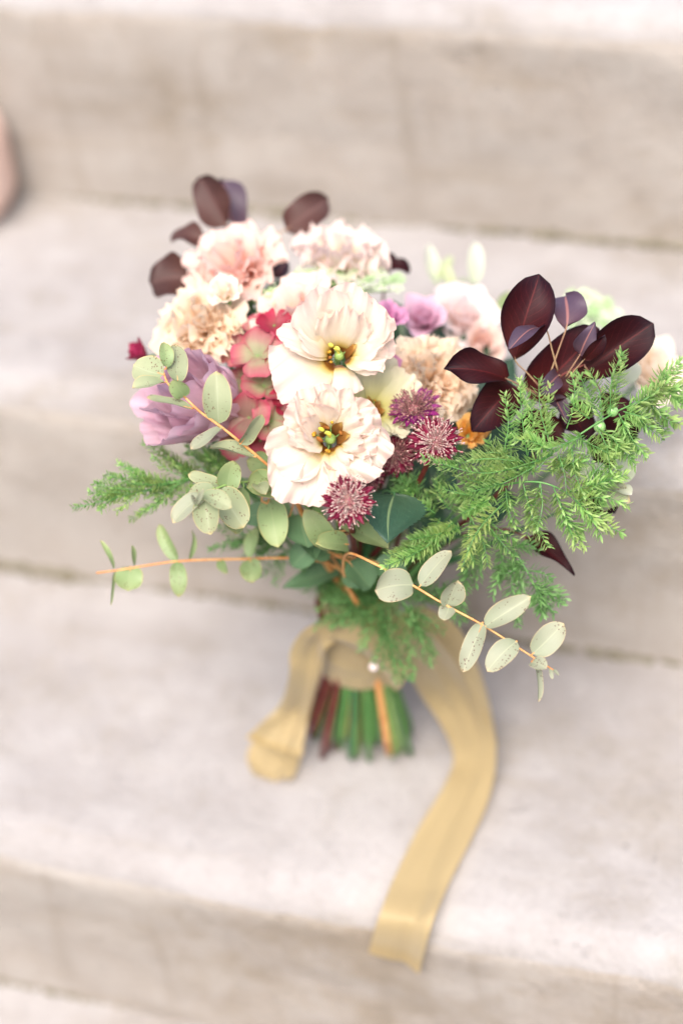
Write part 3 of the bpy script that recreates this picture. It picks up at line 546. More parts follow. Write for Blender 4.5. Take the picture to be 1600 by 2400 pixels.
# ---- lacy umbels
def umbel(px, d, axis, rx, ry, n, label, mats, seed):
    F = frame(V(*axis)); c = at(px[0], px[1], d); rg = random.Random(seed); hub = c - F[2] * 60 * PX; path = stem_path(hub, F[2])
    t = thing('lace_flower', path[0], label, 'lace flower', 'white lace flowers'); add_stem(t, path, 'light_stem')
    for k in range(n):
        q = math.sqrt((k + 0.5) / n); a = k * 2.39996; p = c + (F[0] * math.cos(a) * rx * q + F[1] * math.sin(a) * ry * q - F[2] * 26 * q * q) * PX
        g = Geo(); ray_ = obj('umbellet_stalk', tube([hub, (hub + p) / 2 - F[2] * 4 * PX, p - F[2] * 4 * PX], 1.6 * PX, 5, 8), M['light_stem'], t)
        rr = rg.uniform(16, 22)
        for j in range(22):
            qq = math.sqrt((j + 0.5) / 22) * rr; b = j * 2.39996 + k
            fc = p + (F[0] * math.cos(b) * qq + F[1] * math.sin(b) * qq + F[2] * rg.uniform(-3, 5)) * PX
            for s in range(5):
                th = s * 1.2566 + j; e1 = F[0] * math.cos(th) + F[1] * math.sin(th) + F[2] * 0.3; e2 = np.cross(F[2], e1)
                g.add([fc, fc + (e1 * 2.2 + e2 * 1.5) * PX, fc + e1 * 4.6 * PX, fc + (e1 * 2.2 - e2 * 1.5) * PX], [(0, 1, 2, 3)])
        obj('umbellet', g.get(), M[mats[k % len(mats)]], ray_, kind='stuff')
umbel((795, 628), 0.932, (0.05, 0.75, 0.66), 150, 62, 30, 'pale green lace flower across the top middle', ['umbel', 'umbel_green'], 1)
umbel((632, 676), 0.914, (-0.2, 0.6, 0.7), 52, 40, 12, 'small lace flower patch left of the blush flower', ['umbel', 'umbel_green'], 2)
umbel((1355, 702), 0.965, (0.2, 0.5, 0.82), 82, 62, 22, 'lace flower behind the dark leaves on the right', ['umbel_green', 'umbel'], 3)
umbel((1440, 768), 0.972, (0.3, 0.5, 0.8), 50, 44, 12, 'smaller lace flower to the right of the dark leaves', ['umbel', 'umbel_green'], 4)

# ------------------------------------------------------------------ leafy sprigs
def sprig(name, label, cat, group, pts, leaves, mat, stem_mat, r=(3.2, 2.0), root=None, shape='oval', petiole=True, slot=None):
    """pts: (x, y, d) along the visible stem from root to tip; leaves: (bx, by, bd, tx, ty, td, width, (normal), opts)"""
    P = [at(*p) for p in pts]; ax = P[0] - P[1]
    full = stem_path(P[0], unit(P[1] - P[0]), slot, lead=20)[:-2] if root is None else root
    t = thing(name, full[0], label, cat, group)
    whole = list(full) + P; rr = [0.0022] * len(full) + list(np.linspace(r[0], r[1], len(P)) * PX)
    obj('stem', tube(whole, rr, 7, 64), M[stem_mat], t)
    run = spline(whole, 160)
    for k, q in enumerate(leaves):
        bx, by, bd, tx, ty, td, w = q[:7]; nrm = q[7] if len(q) > 7 else (0, 0.2, 1); o = dict(fold=0.10, curl=0.05, wav=0.03); mt = mat; sh = shape
        if len(q) > 8:
            o.update(q[8]); mt = o.pop('mat', mat); sh = o.pop('shape', shape); st = o.pop('stalk', None)
        else: st = None
        b = at(bx, by, bd); rq = random.Random(int(bx * 5 + ty * 3 + k)); calm = o.pop('calm', False)
        if mat == 'cotinus': o['wav'] += 0.09; o['curl'] *= 1.3; o['fold'] += 0.08
        if not calm: o['fold'] += rq.uniform(-0.04, 0.16); o['curl'] += rq.uniform(-0.07, 0.07); o['wav'] += rq.uniform(0.0, 0.06); o.setdefault('twist', rq.uniform(-0.5, 0.5))
        lf = obj('leaf', leaf(b, at(tx, ty, td), w, V(*nrm), sh, seed=int(bx * 3 + ty), **o), M[mt], t)
        near = run[np.argmin(np.linalg.norm(run - b, axis=1))]
        if st is not None or np.linalg.norm(near - b) > 4 * PX:
            a = at(*st) if st is not None else near; md = (a + b) / 2 + V(0.0, 0.1, 0.3) * 3 * PX
            obj('leaf_stalk', tube([a, md, b, b * 0.8 + at(tx, ty, td) * 0.2], [2.2 * PX, 1.9 * PX, 1.8 * PX, 0.6 * PX], 6, 12), M[stem_mat if stem_mat != 'red_stem' else 'leaf_stalk'], lf)
    return t
E0 = 0.842
sprig('eucalyptus_sprig', 'speckled sage eucalyptus sprig rising over the lilac rose', 'eucalyptus', 'eucalyptus sprigs',
    [(660, 1110, 0.872), (612, 1066, 0.858), (560, 1022, 0.850), (510, 982, 0.845), (460, 946, 0.842), (420, 908, 0.842), (388, 884, 0.845), (374, 850, 0.848)],
    [(375, 860, .846, 306, 838, .852, 70, (0, .3, 1)), (378, 878, .845, 304, 892, .838, 46, (0, .9, .6)), (382, 846, .848, 378, 786, .852, 34, (.5, .1, .9), dict(mat='euc_green')),
     (408, 880, .85, 405, 790, .858, 50, (.3, .1, 1)), (424, 912, .84, 398, 872, .832, 42, (-.1, .1, 1), dict(shape='round', mat='euc_green')), (442, 938, .842, 338, 912, .834, 36, (0.2, .9, .5)),
     (502, 974, .845, 497, 852, .842, 66, (0, .1, 1)), (512, 982, .845, 438, 1032, .838, 38, (-.3, .8, .6), dict(mat='euc_pale')), (552, 1020, .848, 602, 952, .842, 44, (.7, -.2, .7)),
     (586, 1050, .852, 480, 1030, .845, 56, (0, .8, .6), dict(curl=0.1)), (640, 1100, .868, 566, 1120, .860, 62, (-.3, .3, .9), dict(shape='round', mat='euc_green'))],
    'euc', 'amber_stem', (3.8, 2.2))
sprig('eucalyptus_sprig', 'speckled eucalyptus rosette facing the viewer on the left', 'eucalyptus', 'eucalyptus sprigs',
    [(700, 1160, 0.885), (600, 1110, 0.868), (530, 1112, 0.852), (486, 1128, 0.842), (458, 1152, 0.835), (452, 1160, 0.832)],
    [(506, 1114, .85, 432, 1090, .848, 38, (0, .7, .7)), (522, 1130, .85, 536, 1058, .846, 54, (.1, .2, 1), dict(mat='euc_green')), (468, 1138, .838, 398, 1202, .834, 50, (-.2, .4, .9), dict(mat='euc_pale')),
     (470, 1140, .836, 484, 1228, .834, 60, (0, -.1, 1)), (464, 1134, .834, 532, 1166, .828, 46, (.2, .6, .8)), (500, 1122, .848, 560, 1212, .850, 72, (.2, .2, 1), dict(shape='round')),
     (492, 1120, .842, 430, 1146, .846, 40, (-.2, .6, .7)), (560, 1118, .858, 540, 1226, .868, 60, (-.1, .2, 1), dict(mat='euc_green')), (590, 1112, .862, 612, 1136, .852, 40, (.2, .7, .7)),
     (452, 1158, .832, 468, 1122, .824, 12, (0, .2, 1), dict(mat='euc_pale')), (452, 1160, .832, 440, 1136, .826, 10, (0, .2, 1), dict(mat='euc_pale')), (566, 1110, .862, 650, 1120, .868, 66, (0.1, .3, .9), dict(shape='round', mat='euc_green'))],
    'euc', 'light_stem', (3.4, 2.0))
sprig('eucalyptus_sprig', 'long thin eucalyptus sprig reaching far left below the fern', 'eucalyptus', 'eucalyptus sprigs',
    [(790, 1318, 0.935), (740, 1290, 0.925), (660, 1282, 0.918), (560, 1284, 0.912), (470, 1286, 0.906), (400, 1290, 0.902), (330, 1300, 0.900), (268, 1310, 0.898), (222, 1316, 0.898)],
    [(262, 1308, .898, 230, 1240, .895, 16, (.8, .1, .5)), (264, 1312, .898, 255, 1390, .896, 13, (.8, .1, .5)), (300, 1302, .900, 296, 1358, .894, 68, (.1, .2, 1), dict(shape='round')), (308, 1302, .9, 302, 1252, .894, 20, (.9, .1, .4)),
     (408, 1288, .902, 366, 1204, .906, 36, (-.5, .2, .8)), (408, 1290, .902, 410, 1372, .898, 42, (0, .1, 1)), (434, 1286, .904, 440, 1216, .906, 18, (.8, .1, .6), dict(mat='euc_green')), (575, 1284, .912, 582, 1338, .906, 54, (0, .2, 1), dict(shape='round', mat='euc_green')),
     (572, 1282, .913, 590, 1210, .918, 36, (-.3, .1, .9), dict(mat='euc_green')), (506, 1284, .908, 520, 1318, .912, 28, (-.4, .2, .8), dict(mat='euc_green'))],
    'euc_green', 'amber_stem', (3.4, 2.4))
sprig('eucalyptus_sprig', 'pale eucalyptus sprig hanging out to the lower right', 'eucalyptus', 'eucalyptus sprigs',
    [(792, 1330, 0.915), (796, 1272, 0.880), (860, 1295, 0.858), (940, 1340, 0.848), (1020, 1388, 0.844), (1105, 1434, 0.842), (1190, 1488, 0.840), (1240, 1520, 0.838), (1278, 1544, 0.836)],
    [(948, 1344, .847, 860, 1356, .842, 76, (0, .3, .95), dict(shape='round')), (964, 1346, .846, 1036, 1266, .850, 48, (-.3, .2, .9)), (1026, 1392, .844, 1050, 1334, .836, 54, (.3, .1, .95), dict(shape='round', curl=.02)), (1030, 1392, .844, 1018, 1424, .838, 38, (-.2, .1, 1), dict(shape='round')),
     (1112, 1440, .842, 1218, 1370, .838, 52, (-.2, .35, .9)), (1108, 1430, .842, 1062, 1544, .838, 46, (-.3, .1, .9)), (1186, 1472, .840, 1118, 1542, .836, 54, (-.2, .2, .95)),
     (1222, 1502, .838, 1294, 1432, .838, 60, (.1, .1, 1)), (1228, 1514, .838, 1236, 1612, .832, 24, (.7, .1, .7)), (1220, 1520, .836, 1254, 1536, .828, 34, (.1, .3, 1), dict(shape='round')), (1262, 1534, .836, 1268, 1560, .832, 10, (.3, .2, 1)), (1270, 1538, .836, 1282, 1552, .832, 9, (.3, .2, 1))],
    'euc_pale', 'amber_stem', (3.6, 1.8), slot=(0.66, -0.80))
sprig('eucalyptus_sprig', 'green eucalyptus leaves massed low under the cream flowers', 'eucalyptus', 'eucalyptus sprigs',
    [(790, 1330, 0.945), (770, 1290, 0.925), (720, 1240, 0.905), (650, 1180, 0.890), (600, 1150, 0.885)],
    [(618, 1146, .888, 640, 1258, .878, 72, (0, .2, 1)), (690, 1180, .895, 706, 1258, .890, 96, (.1, .3, .9), dict(shape='round', mat='soft_leaf')), (770, 1262, .885, 700, 1170, .872, 62, (-.4, .3, .9)), (800, 1250, .88, 726, 1246, .866, 60, (0, .4, .9)),
     (810, 1218, .88, 892, 1262, .868, 52, (.1, .4, .9)), (760, 1270, .91, 680, 1240, .90, 70, (0, .3, .9), dict(mat='soft_leaf')), (800, 1290, .90, 850, 1352, .905, 84, (.2, .3, .9), dict(mat='soft_leaf')), (640, 1170, .892, 552, 1190, .892, 60, (-.2, .2, .9), dict(mat='soft_leaf')),
     (860, 1290, .90, 930, 1330, .90, 70, (.2, .3, .9), dict(mat='soft_leaf')), (620, 1080, .885, 566, 1058, .88, 60, (-.2, .4, .9)), (850, 1215, .89, 770, 1190, .88, 60, (0, .3, .9)), (740, 1230, .905, 670, 1300, .91, 66, (-.1, .3, .9), dict(mat='soft_leaf')), (830, 1290, .91, 800, 1350, .915, 60, (.1, .3, .9), dict(mat='soft_leaf')), (680, 1140, .90, 720, 1080, .905, 80, (0, .3, .9), dict(mat='soft_leaf'))],
    'euc_green', 'amber_stem', (3.4, 2.2))
# ---- broad leaves low in the bouquet
sprig('rose_leaf_spray', 'dark green serrated rose leaf below the pincushion flowers', 'leaves', None,
    [(870, 1180, 0.905), (880, 1130, 0.885), (905, 1132, 0.872)], [(905, 1136, .872, 892, 1246, .846, 168, (0.08, .35, .95), dict(shape='pointed', serr=.05, fold=.12, curl=.03, nv=30, calm=True))], 'rose_leaf', 'dark_stem')
sprig('rose_leaf_spray', 'soft grey green leaf pointing left above the ribbon', 'leaves', None,
    [(800, 1360, 0.95), (790, 1320, 0.94)], [(792, 1298, .94, 650, 1352, .935, 78, (-.2, .5, .8), dict(shape='pointed', fold=.1)), (800, 1300, .945, 860, 1350, .94, 80, (.2, .4, .8), dict(shape='pointed')), (790, 1310, .95, 740, 1290, .945, 60, (.2, .4, .8), dict(shape='pointed'))], 'soft_leaf', 'amber_stem')
sprig('rose_leaf_spray', 'deep green leaves in the gap behind the hydrangea', 'leaves', None,
    [(640, 900, 0.96), (600, 760, 0.94)], [(600, 790, .935, 560, 712, .935, 90, (0, .4, .9), {}), (620, 730, .935, 640, 640, .94, 70, (.2, .4, .9), {}), (640, 900, .935, 700, 820, .935, 110, (0, .3, .9), {}), (610, 960, .935, 540, 900, .935, 120, (0, .3, .9), {}), (690, 1080, .93, 640, 980, .93, 130, (0, .1, .9), {}), (580, 700, .925, 600, 650, .92, 34, (0, .4, .9), dict(mat='soft_leaf')), (590, 720, .92, 606, 672, .915, 26, (.4, .2, .9), dict(mat='soft_leaf'))],
    'rose_leaf', 'dark_stem', shape='pointed')
sprig('rose_leaf_spray', 'dark leaves filling the shadow beside the pincushion flowers', 'leaves', None,
    [(860, 1200, 0.95), (900, 1080, 0.925)], [(900, 1090, .915, 850, 1010, .915, 130, (0, .3, .9), {}), (910, 1120, .91, 980, 1060, .915, 120, (0, .2, .9), {}), (960, 1120, .915, 1050, 1060, .92, 130, (0, .2, .9), {}), (860, 1130, .91, 900, 1190, .91, 120, (0, .1, .9), {}), (930, 1000, .925, 890, 900, .93, 110, (0, .3, .9), {}), (1050, 1050, .93, 1130, 960, .935, 140, (0, .3, .9), {}), (1130, 1060, .93, 1240, 1000, .94, 150, (0, .3, .9), {}), (1080, 1150, .925, 1180, 1150, .93, 140, (0, .2, .9), {}), (960, 1190, .92, 1060, 1230, .925, 120, (0, .3, .9), {}), (1000, 1150, .925, 940, 1230, .92, 100, (0, .3, .9), {})],
    'rose_leaf', 'dark_stem', shape='pointed')
sprig('rose_leaf_spray', 'deep green leaves between the pink roses and the peach carnation', 'leaves', None,
    [(880, 1000, 0.965), (930, 860, 0.955), (960, 780, 0.955)], [(930, 800, .95, 900, 690, .955, 110, (0, .4, .9), {}), (950, 800, .955, 1040, 740, .965, 120, (0, .4, .9), {}), (930, 860, .95, 1000, 800, .955, 140, (0, .4, .9), {}), (1030, 900, .95, 1130, 840, .955, 120, (0, .4, .9), {}), (1060, 830, .955, 1130, 760, .965, 90, (0, .4, .9), {}), (860, 900, .945, 930, 850, .945, 110, (0, .4, .9), {}), (1040, 980, .945, 1140, 930, .945, 130, (0, .4, .9), {}), (760, 800, .945, 700, 720, .95, 140, (0, .4, .9), {}), (1110, 900, .955, 1180, 820, .965, 100, (0, .4, .9), {})],
    'rose_leaf', 'dark_stem', shape='pointed')
# ---- smoke bush, right
DC = 0.872
sprig('smoke_bush_sprig', 'dark burgundy smoke bush sprig standing up on the right', 'smoke bush', 'dark smoke bush leaves',
    [(1200, 1080, 0.915), (1230, 980, 0.895), (1262, 900, 0.880), (1290, 862, 0.874), (1340, 838, 0.872)],
    [(1182, 826, .872, 1238, 630, .862, 118, (-.1, .15, 1), dict(shape='obovate', stalk=(1240, 890, .880), wav=.10)), (1162, 870, .872, 1018, 848, .862, 84, (.1, .35, .95), dict(stalk=(1235, 905, .882), wav=.12)),
     (1254, 758, .864, 1166, 806, .846, 46, (-.3, .75, .6), dict(mat='cotinus_back', stalk=(1280, 852, .874), curl=.12)), (1300, 752, .868, 1298, 680, .880, 92, (.1, .2, 1), dict(mat='cotinus_back', shape='oval', stalk=(1262, 860, .876))),
     (1214, 912, .886, 1372, 752, .878, 128, (.1, .1, 1), {}), (1322, 868, .876, 1500, 742, .868, 112, (.15, .1, 1), dict(shape='obovate')), (1330, 816, .866, 1366, 740, .858, 52, (.1, .3, .95), dict(mat='cotinus_back', stalk=(1298, 866, .874), shape='pointed')),
     (1340, 826, .862, 1388, 768, .852, 34, (.3, .2, .95), dict(stalk=(1304, 868, .872))), (1186, 888, .884, 1084, 990, .874, 100, (.1, .2, .98), dict(curl=.1)), (1282, 862, .872, 1238, 902, .856, 44, (.3, .3, .9), dict(mat='cotinus_back', curl=.1)),
     (1270, 910, .878, 1300, 972, .870, 46, (.2, .1, 1), dict(mat='cotinus_back', shape='pointed')), (1380, 900, .885, 1440, 1040, .888, 90, (.3, .1, .95), {}), (1262, 950, .89, 1210, 1030, .885, 110, (.1, .2, .95), {}), (1360, 1000, .895, 1420, 1090, .895, 90, (.2, .1, .95), {}), (1350, 1120, .898, 1410, 1180, .892, 80, (.2, .1, .95), {}), (1300, 930, .892, 1350, 1010, .89, 90, (.2, .1, .95), {})],
    'cotinus', 'red_stem', (3.4, 2.4), slot=(-0.72, -0.62))
sprig('smoke_bush_sprig', 'single drooping dark leaf below the fern on the right', 'smoke bush', 'dark smoke bush leaves',
    [(1060, 1230, 0.925), (1150, 1215, 0.905), (1215, 1236, 0.895)], [(1205, 1240, .897, 1318, 1324, .885, 66, (.35, .55, .7), dict(shape='pointed', fold=.25, curl=.1))], 'cotinus', 'red_stem', slot=(-0.92, -0.30))
sprig('smoke_bush_sprig', 'dark smoke bush leaves at the back top left, out of focus', 'smoke bush', 'dark smoke bush leaves',
    [(600, 700, 0.965), (560, 600, 0.965), (520, 520, 0.968)],
    [(524, 520, .968, 458, 408, .972, 98, (-.6, .2, .75), dict(mat='cotinus_brown')), (540, 530, .975, 512, 414, .985, 96, (.5, .4, .7), dict(mat='cotinus_back')), (470, 556, .962, 392, 548, .966, 70, (-.1, .5, .8), dict(mat='cotinus_brown')), (436, 642, .950, 344, 650, .952, 116, (0, .3, .95), dict(shape='round', mat='cotinus_brown')),
     (656, 528, .968, 754, 456, .972, 94, (.1, .3, .95), dict(mat='cotinus_brown')), (630, 640, .955, 660, 600, .955, 50, (0, .3, .9), dict(mat='cotinus_back'))], 'cotinus', 'red_stem', slot=(-0.50, -0.86))
sprig('smoke_bush_sprig', 'dark leaf tips behind the ivory flower at the top', 'smoke bush', 'dark smoke bush leaves',
    [(880, 680, 0.97), (872, 630, 0.955)], [(864, 614, .950, 942, 622, .955, 52, (.2, .6, .7), {}), (870, 610, .952, 910, 592, .957, 40, (.2, .6, .7), {})], 'cotinus', 'red_stem')
# ---- pale leaves at the back and right
sprig('eucalyptus_sprig', 'pale blurred leaves rising behind the pink rose', 'eucalyptus', 'eucalyptus sprigs',
    [(1010, 760, 0.985), (1030, 690, 0.995), (1060, 640, 1.0)], [(1090, 650, 1.0, 1090, 556, 1.005, 46, (.2, .2, 1), dict(mat='ivory_leaf')), (1040, 664, .995, 1026, 610, .995, 26, (.2, .2, 1), {}), (1000, 650, 1.0, 984, 560, 1.005, 40, (.3, .2, .9), dict(mat='ivory_leaf')), (1010, 640, 1.0, 1036, 588, 1.005, 30, (-.3, .2, .9), {}), (1150, 740, .99, 1170, 670, .99, 56, (-.1, .3, .9), dict(mat='euc_green'))], 'lime_leaf', 'light_stem')
sprig('eucalyptus_sprig', 'white green leaves at the far right under the fern', 'eucalyptus', 'eucalyptus sprigs',
    [(1250, 1190, 0.91), (1330, 1160, 0.90), (1390, 1140, 0.893)], [(1376, 1150, .875, 1446, 1150, .868, 76, (.1, .3, .95), dict(shape='round', mat='euc_pale')), (1392, 1120, .875, 1450, 1134, .864, 46, (.1, .8, .5), {}), (1418, 1110, .878, 1442, 1036, .88, 56, (.2, .1, .95), dict(mat='ivory_leaf')), (1362, 1130, .87, 1384, 1064, .874, 60, (.1, .2, .95), {}), (1370, 1130, .893, 1340, 1074, .9, 50, (.1, .2, .95), {}), (1420, 880, .90, 1460, 830, .905, 60, (.1, .2, .95), dict(mat='ivory_leaf')), (1330, 920, .90, 1350, 860, .905, 60, (.1, .2, .95), dict(mat='ivory_leaf'))], 'ivory_leaf', 'dark_stem')

# ------------------------------------------------------------------ asparagus fern
def branchlet_geo(pts, rg, nl=26, gap=8.4, wd=6.0, start=0.05, taper=True, spread=60):
    n = 26; P = spline(pts, n); L = np.sum(np.linalg.norm(np.diff(P, axis=0), axis=1)) / PX
    g = Geo(); cnt = max(6, int(L / gap)); ang = rg.uniform(0, 6.28)
    for k in range(cnt):
        f = start + (1 - start) * (k + 0.5) / cnt; i = min(int(f * (n - 1)), n - 2); T = unit(P[i + 1] - P[i]); p = P[i] + (P[i + 1] - P[i]) * (f * (n - 1) - i)
        a = unit(np.cross(T, -fw + 0.05)); b = np.cross(T, a)
        for w in range(4):
            ang = (w % 2) * math.pi + rg.gauss(0, 0.55) + (k % 2) * 0.5 if w < 3 else rg.uniform(0, 6.28)
            rad = a * math.cos(ang) + b * math.sin(ang)
            sp = math.radians(spread * (1.05 - 0.30 * f) + rg.uniform(-12, 12)); dr = unit(T * math.cos(sp) + rad * math.sin(sp))
            ln = nl * rg.uniform(0.8, 1.4) * (1.0 - (0.45 * f ** 3 if taper else 0)) * min(1.0, 0.6 + f * 2) * PX
            sd = unit(np.cross(dr, rad + T * 0.3)) * wd * 0.5 * PX; up = unit(np.cross(sd, dr)) * ln * 0.10; w2 = up * 0.35
            k_ = rg.uniform(0.45, 0.75); c_ = rg.uniform(0, 0.35); e = p + dr * ln + up * 0.6; m1 = p + dr * ln * 0.30 + up * 0.7; m2 = p + dr * ln * 0.68 + up
            g.add([p, m1 - sd, m1 + sd, m2 - sd * 0.9, m2 + sd * 0.9, e, m1 + w2, m2 + w2], [(0, 6, 1), (0, 2, 6), (1, 6, 7, 3), (6, 2, 4, 7), (3, 7, 5), (7, 4, 5)],
                  [(0.5, q * k_ + c_) for q in (0, .3, .3, .7, .7, 1, .3, .7)])
    return g.get()
def fern(label, pts, branches, mat='fern', seed=0, nl=26, sr=(3.0, 1.4), root=None, berries=(), own=0.35):
    rg = random.Random(seed); P = [at(*p) for p in pts]; full = stem_path(P[0], unit(P[1] - P[0]), lead=20)[:-2]
    t = thing('asparagus_fern', full[0], label, 'fern', 'asparagus fern fronds')
    main = obj('stem', tube(list(full) + P, [0.0018] * len(full) + list(np.linspace(sr[0], sr[1], len(P)) * PX), 6, 56), M['fern_stem'], t)
    tip = [np.array(q) for q in P[-max(2, int(len(P) * own) + 1):]]
    obj('needles', branchlet_geo(tip, rg, nl), M[mat], main, kind='stuff')
    for q in branches:
        bx, by, bd, tx, ty, td = q[:6]; o = q[6] if len(q) > 6 else {}
        b, e = at(bx, by, bd), at(tx, ty, td); L = np.linalg.norm(e - b)
        sag = o.get('bow', rg.uniform(-0.10, 0.10)); pr = unit(np.cross(e - b, fw)); mid = (b + e) / 2 + pr * L * sag - fw * L * rg.uniform(0.0, 0.10)
        br = obj('branchlet', tube([b, mid, e], [1.5 * PX, 1.2 * PX, 0.7 * PX], 5, 12), M['fern_stem'], t)
        obj('needles', branchlet_geo([b, mid, e], rg, o.get('nl', nl), o.get('gap', 8.4)), M[o.get('mat', mat)], br, kind='stuff')
        if 'mat' in o or rg.random() < 0.12: continue
        d2 = rg.uniform(0.006, 0.016); f2 = rg.uniform(0.68, 0.95)         # a shorter side shoot behind each shoot
        e2 = at(bx + (tx - bx) * f2 + rg.uniform(-38, 38), by + (ty - by) * f2 + rg.uniform(-30, 30), td + d2); b2 = at(bx, by, bd)
        m2 = (b2 + e2) / 2 + pr * L * rg.uniform(-0.12, 0.12)
        br = obj('branchlet', tube([b2, m2, e2], [1.5 * PX, 1.2 * PX, 0.7 * PX], 5, 12), M['fern_stem'], t)
        obj('needles', branchlet_geo([b2, m2, e2], rg, nl), M[mat], br, kind='stuff')
    for (x, y, d) in berries: 
        bb = obj('berry', ball(at(x, y, d), rg.uniform(12, 15) * PX, 16, 12, V(rg.uniform(-.6, .6), 0.5, 0.4), rg.uniform(0.86, 1.06)), M['berry'], t)
        obj('calyx_scar', ball(at(x + rg.uniform(-6, 6), y - 11, d - 0.001), 3.2 * PX, 8, 6), M['anther_brown'], bb)
    return t
fern('bright asparagus fern arching over the right side with upright tips', [(1060, 1180, 0.905), (1150, 1110, 0.875), (1245, 1055, 0.852), (1310, 1012, 0.847), (1370, 972, 0.846), (1426, 940, 0.850), (1500, 908, 0.858), (1568, 885, 0.868)],
    [(1150, 1060, .858, 1157, 900, .856), (1210, 1050, .854, 1192, 868, .850), (1258, 1010, .850, 1236, 868, .848), (1300, 985, .848, 1312, 856, .846), (1352, 962, .848, 1310, 920, .842), (1400, 950, .848, 1428, 806, .842), (1380, 965, .846, 1352, 850, .852),
     (1245, 1055, .852, 972, 1052, .842, dict(bow=.12)), (1200, 1060, .850, 1010, 1078, .845), (1230, 1070, .85, 1080, 1130, .842), (1340, 1000, .846, 1262, 1030, .838), (1280, 1040, .848, 1300, 1140, .844), (1310, 1020, .846, 1340, 1140, .846),
     (1370, 980, .846, 1400, 1090, .846), (1420, 950, .85, 1480, 1050, .852), (1440, 935, .852, 1522, 1010, .858), (1480, 915, .856, 1548, 975, .862), (1500, 905, .858, 1560, 840, .862), (1460, 930, .853, 1530, 860, .858), (1400, 1000, .85, 1460, 1070, .855),
     (1330, 1010, .848, 1395, 1040, .84), (1270, 1040, .846, 1180, 1010, .836), (1430, 945, .85, 1490, 960, .845), (1530, 895, .862, 1566, 930, .868)],
    'fern', 1, 27, berries=((1405, 944, 0.850), (1376, 980, 0.850), (1298, 1064, 0.854), (1322, 1074, 0.858)))
fern('green asparagus fern drooping from the right middle', [(1020, 1200, 0.915), (1080, 1140, 0.885), (1180, 1110, 0.858), (1250, 1110, 0.850), (1310, 1140, 0.852), (1360, 1190, 0.858), (1430, 1226, 0.866)],
    [(1200, 1110, .854, 1258, 1258, .850), (1270, 1120, .85, 1322, 1258, .848), (1240, 1110, .85, 1230, 1220, .846), (1330, 1150, .852, 1400, 1100, .85), (1320, 1150, .853, 1445, 1160, .856), (1300, 1130, .85, 1440, 1090, .852), (1350, 1180, .857, 1380, 1230, .86),
     (1160, 1120, .86, 1180, 1210, .855), (1130, 1130, .865, 1060, 1180, .862), (1100, 1140, .87, 1010, 1120, .868), (1150, 1110, .862, 1040, 1090, .856), (1260, 1080, .85, 1360, 1060, .845), (1220, 1090, .852, 1270, 1010, .85), (1180, 1100, .858, 1120, 1010, .862), (1140, 1110, .864, 1080, 1050, .868), (1340, 1110, .852, 1420, 1030, .852), (1280, 1180, .86, 1340, 1220, .862)],
    'fern', 2, 27)
fern('lime tipped asparagus fern in front of the lower right', [(1000, 1230, 0.92), (1060, 1180, 0.88), (1120, 1150, 0.858)],
    [(1150, 1160, .85, 1060, 1304, .838, dict(mat='fern_lime', bow=-.08)), (1040, 1200, .87, 882, 1302, .845, dict(bow=.06)), (1060, 1210, .875, 940, 1240, .85), (1010, 1190, .88, 960, 1280, .858), (1080, 1190, .87, 1120, 1300, .862), (1100, 1180, .87, 1180, 1280, .86), (1000, 1180, .885, 930, 1120, .885), (1030, 1170, .88, 1000, 1100, .875), (990, 1220, .885, 910, 1290, .87)],
    'fern', 3, 26)
fern('asparagus fern trailing down to a point at the lower right', [(1020, 1250, 0.93), (1080, 1230, 0.90), (1140, 1230, 0.885), (1190, 1280, 0.880), (1230, 1350, 0.880), (1272, 1412, 0.882)],
    [(1150, 1240, .885, 1130, 1370, .888), (1180, 1270, .882, 1190, 1440, .892), (1120, 1235, .89, 1090, 1350, .89), (1210, 1310, .88, 1270, 1330, .876), (1220, 1340, .88, 1290, 1390, .882), (1170, 1260, .882, 1220, 1250, .876), (1100, 1240, .893, 1060, 1400, .895), (1230, 1360, .88, 1250, 1420, .885), (1200, 1300, .882, 1150, 1320, .88)],
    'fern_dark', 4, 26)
fern('soft asparagus fern hanging over the ribbon', [(840, 1420, 0.965), (850, 1370, 0.945), (900, 1360, 0.930), (940, 1400, 0.925)],
    [(860, 1370, .94, 740, 1380, .935), (850, 1380, .945, 722, 1440, .945), (870, 1370, .94, 800, 1440, .93), (890, 1370, .935, 930, 1560, .93, dict(nl=30)), (930, 1390, .928, 990, 1525, .925, dict(nl=30)), (880, 1380, .935, 860, 1520, .93), (940, 1390, .925, 1020, 1450, .92), (900, 1350, .935, 1010, 1380, .925), (850, 1360, .945, 780, 1330, .94), (870, 1390, .935, 915, 1570, .925), (960, 1380, .92, 1060, 1330, .915), (900, 1350, .94, 860, 1300, .94), (950, 1370, .92, 990, 1300, .915), (1000, 1350, .915, 1060, 1430, .91)],
    'fern_dark', 5, 27)
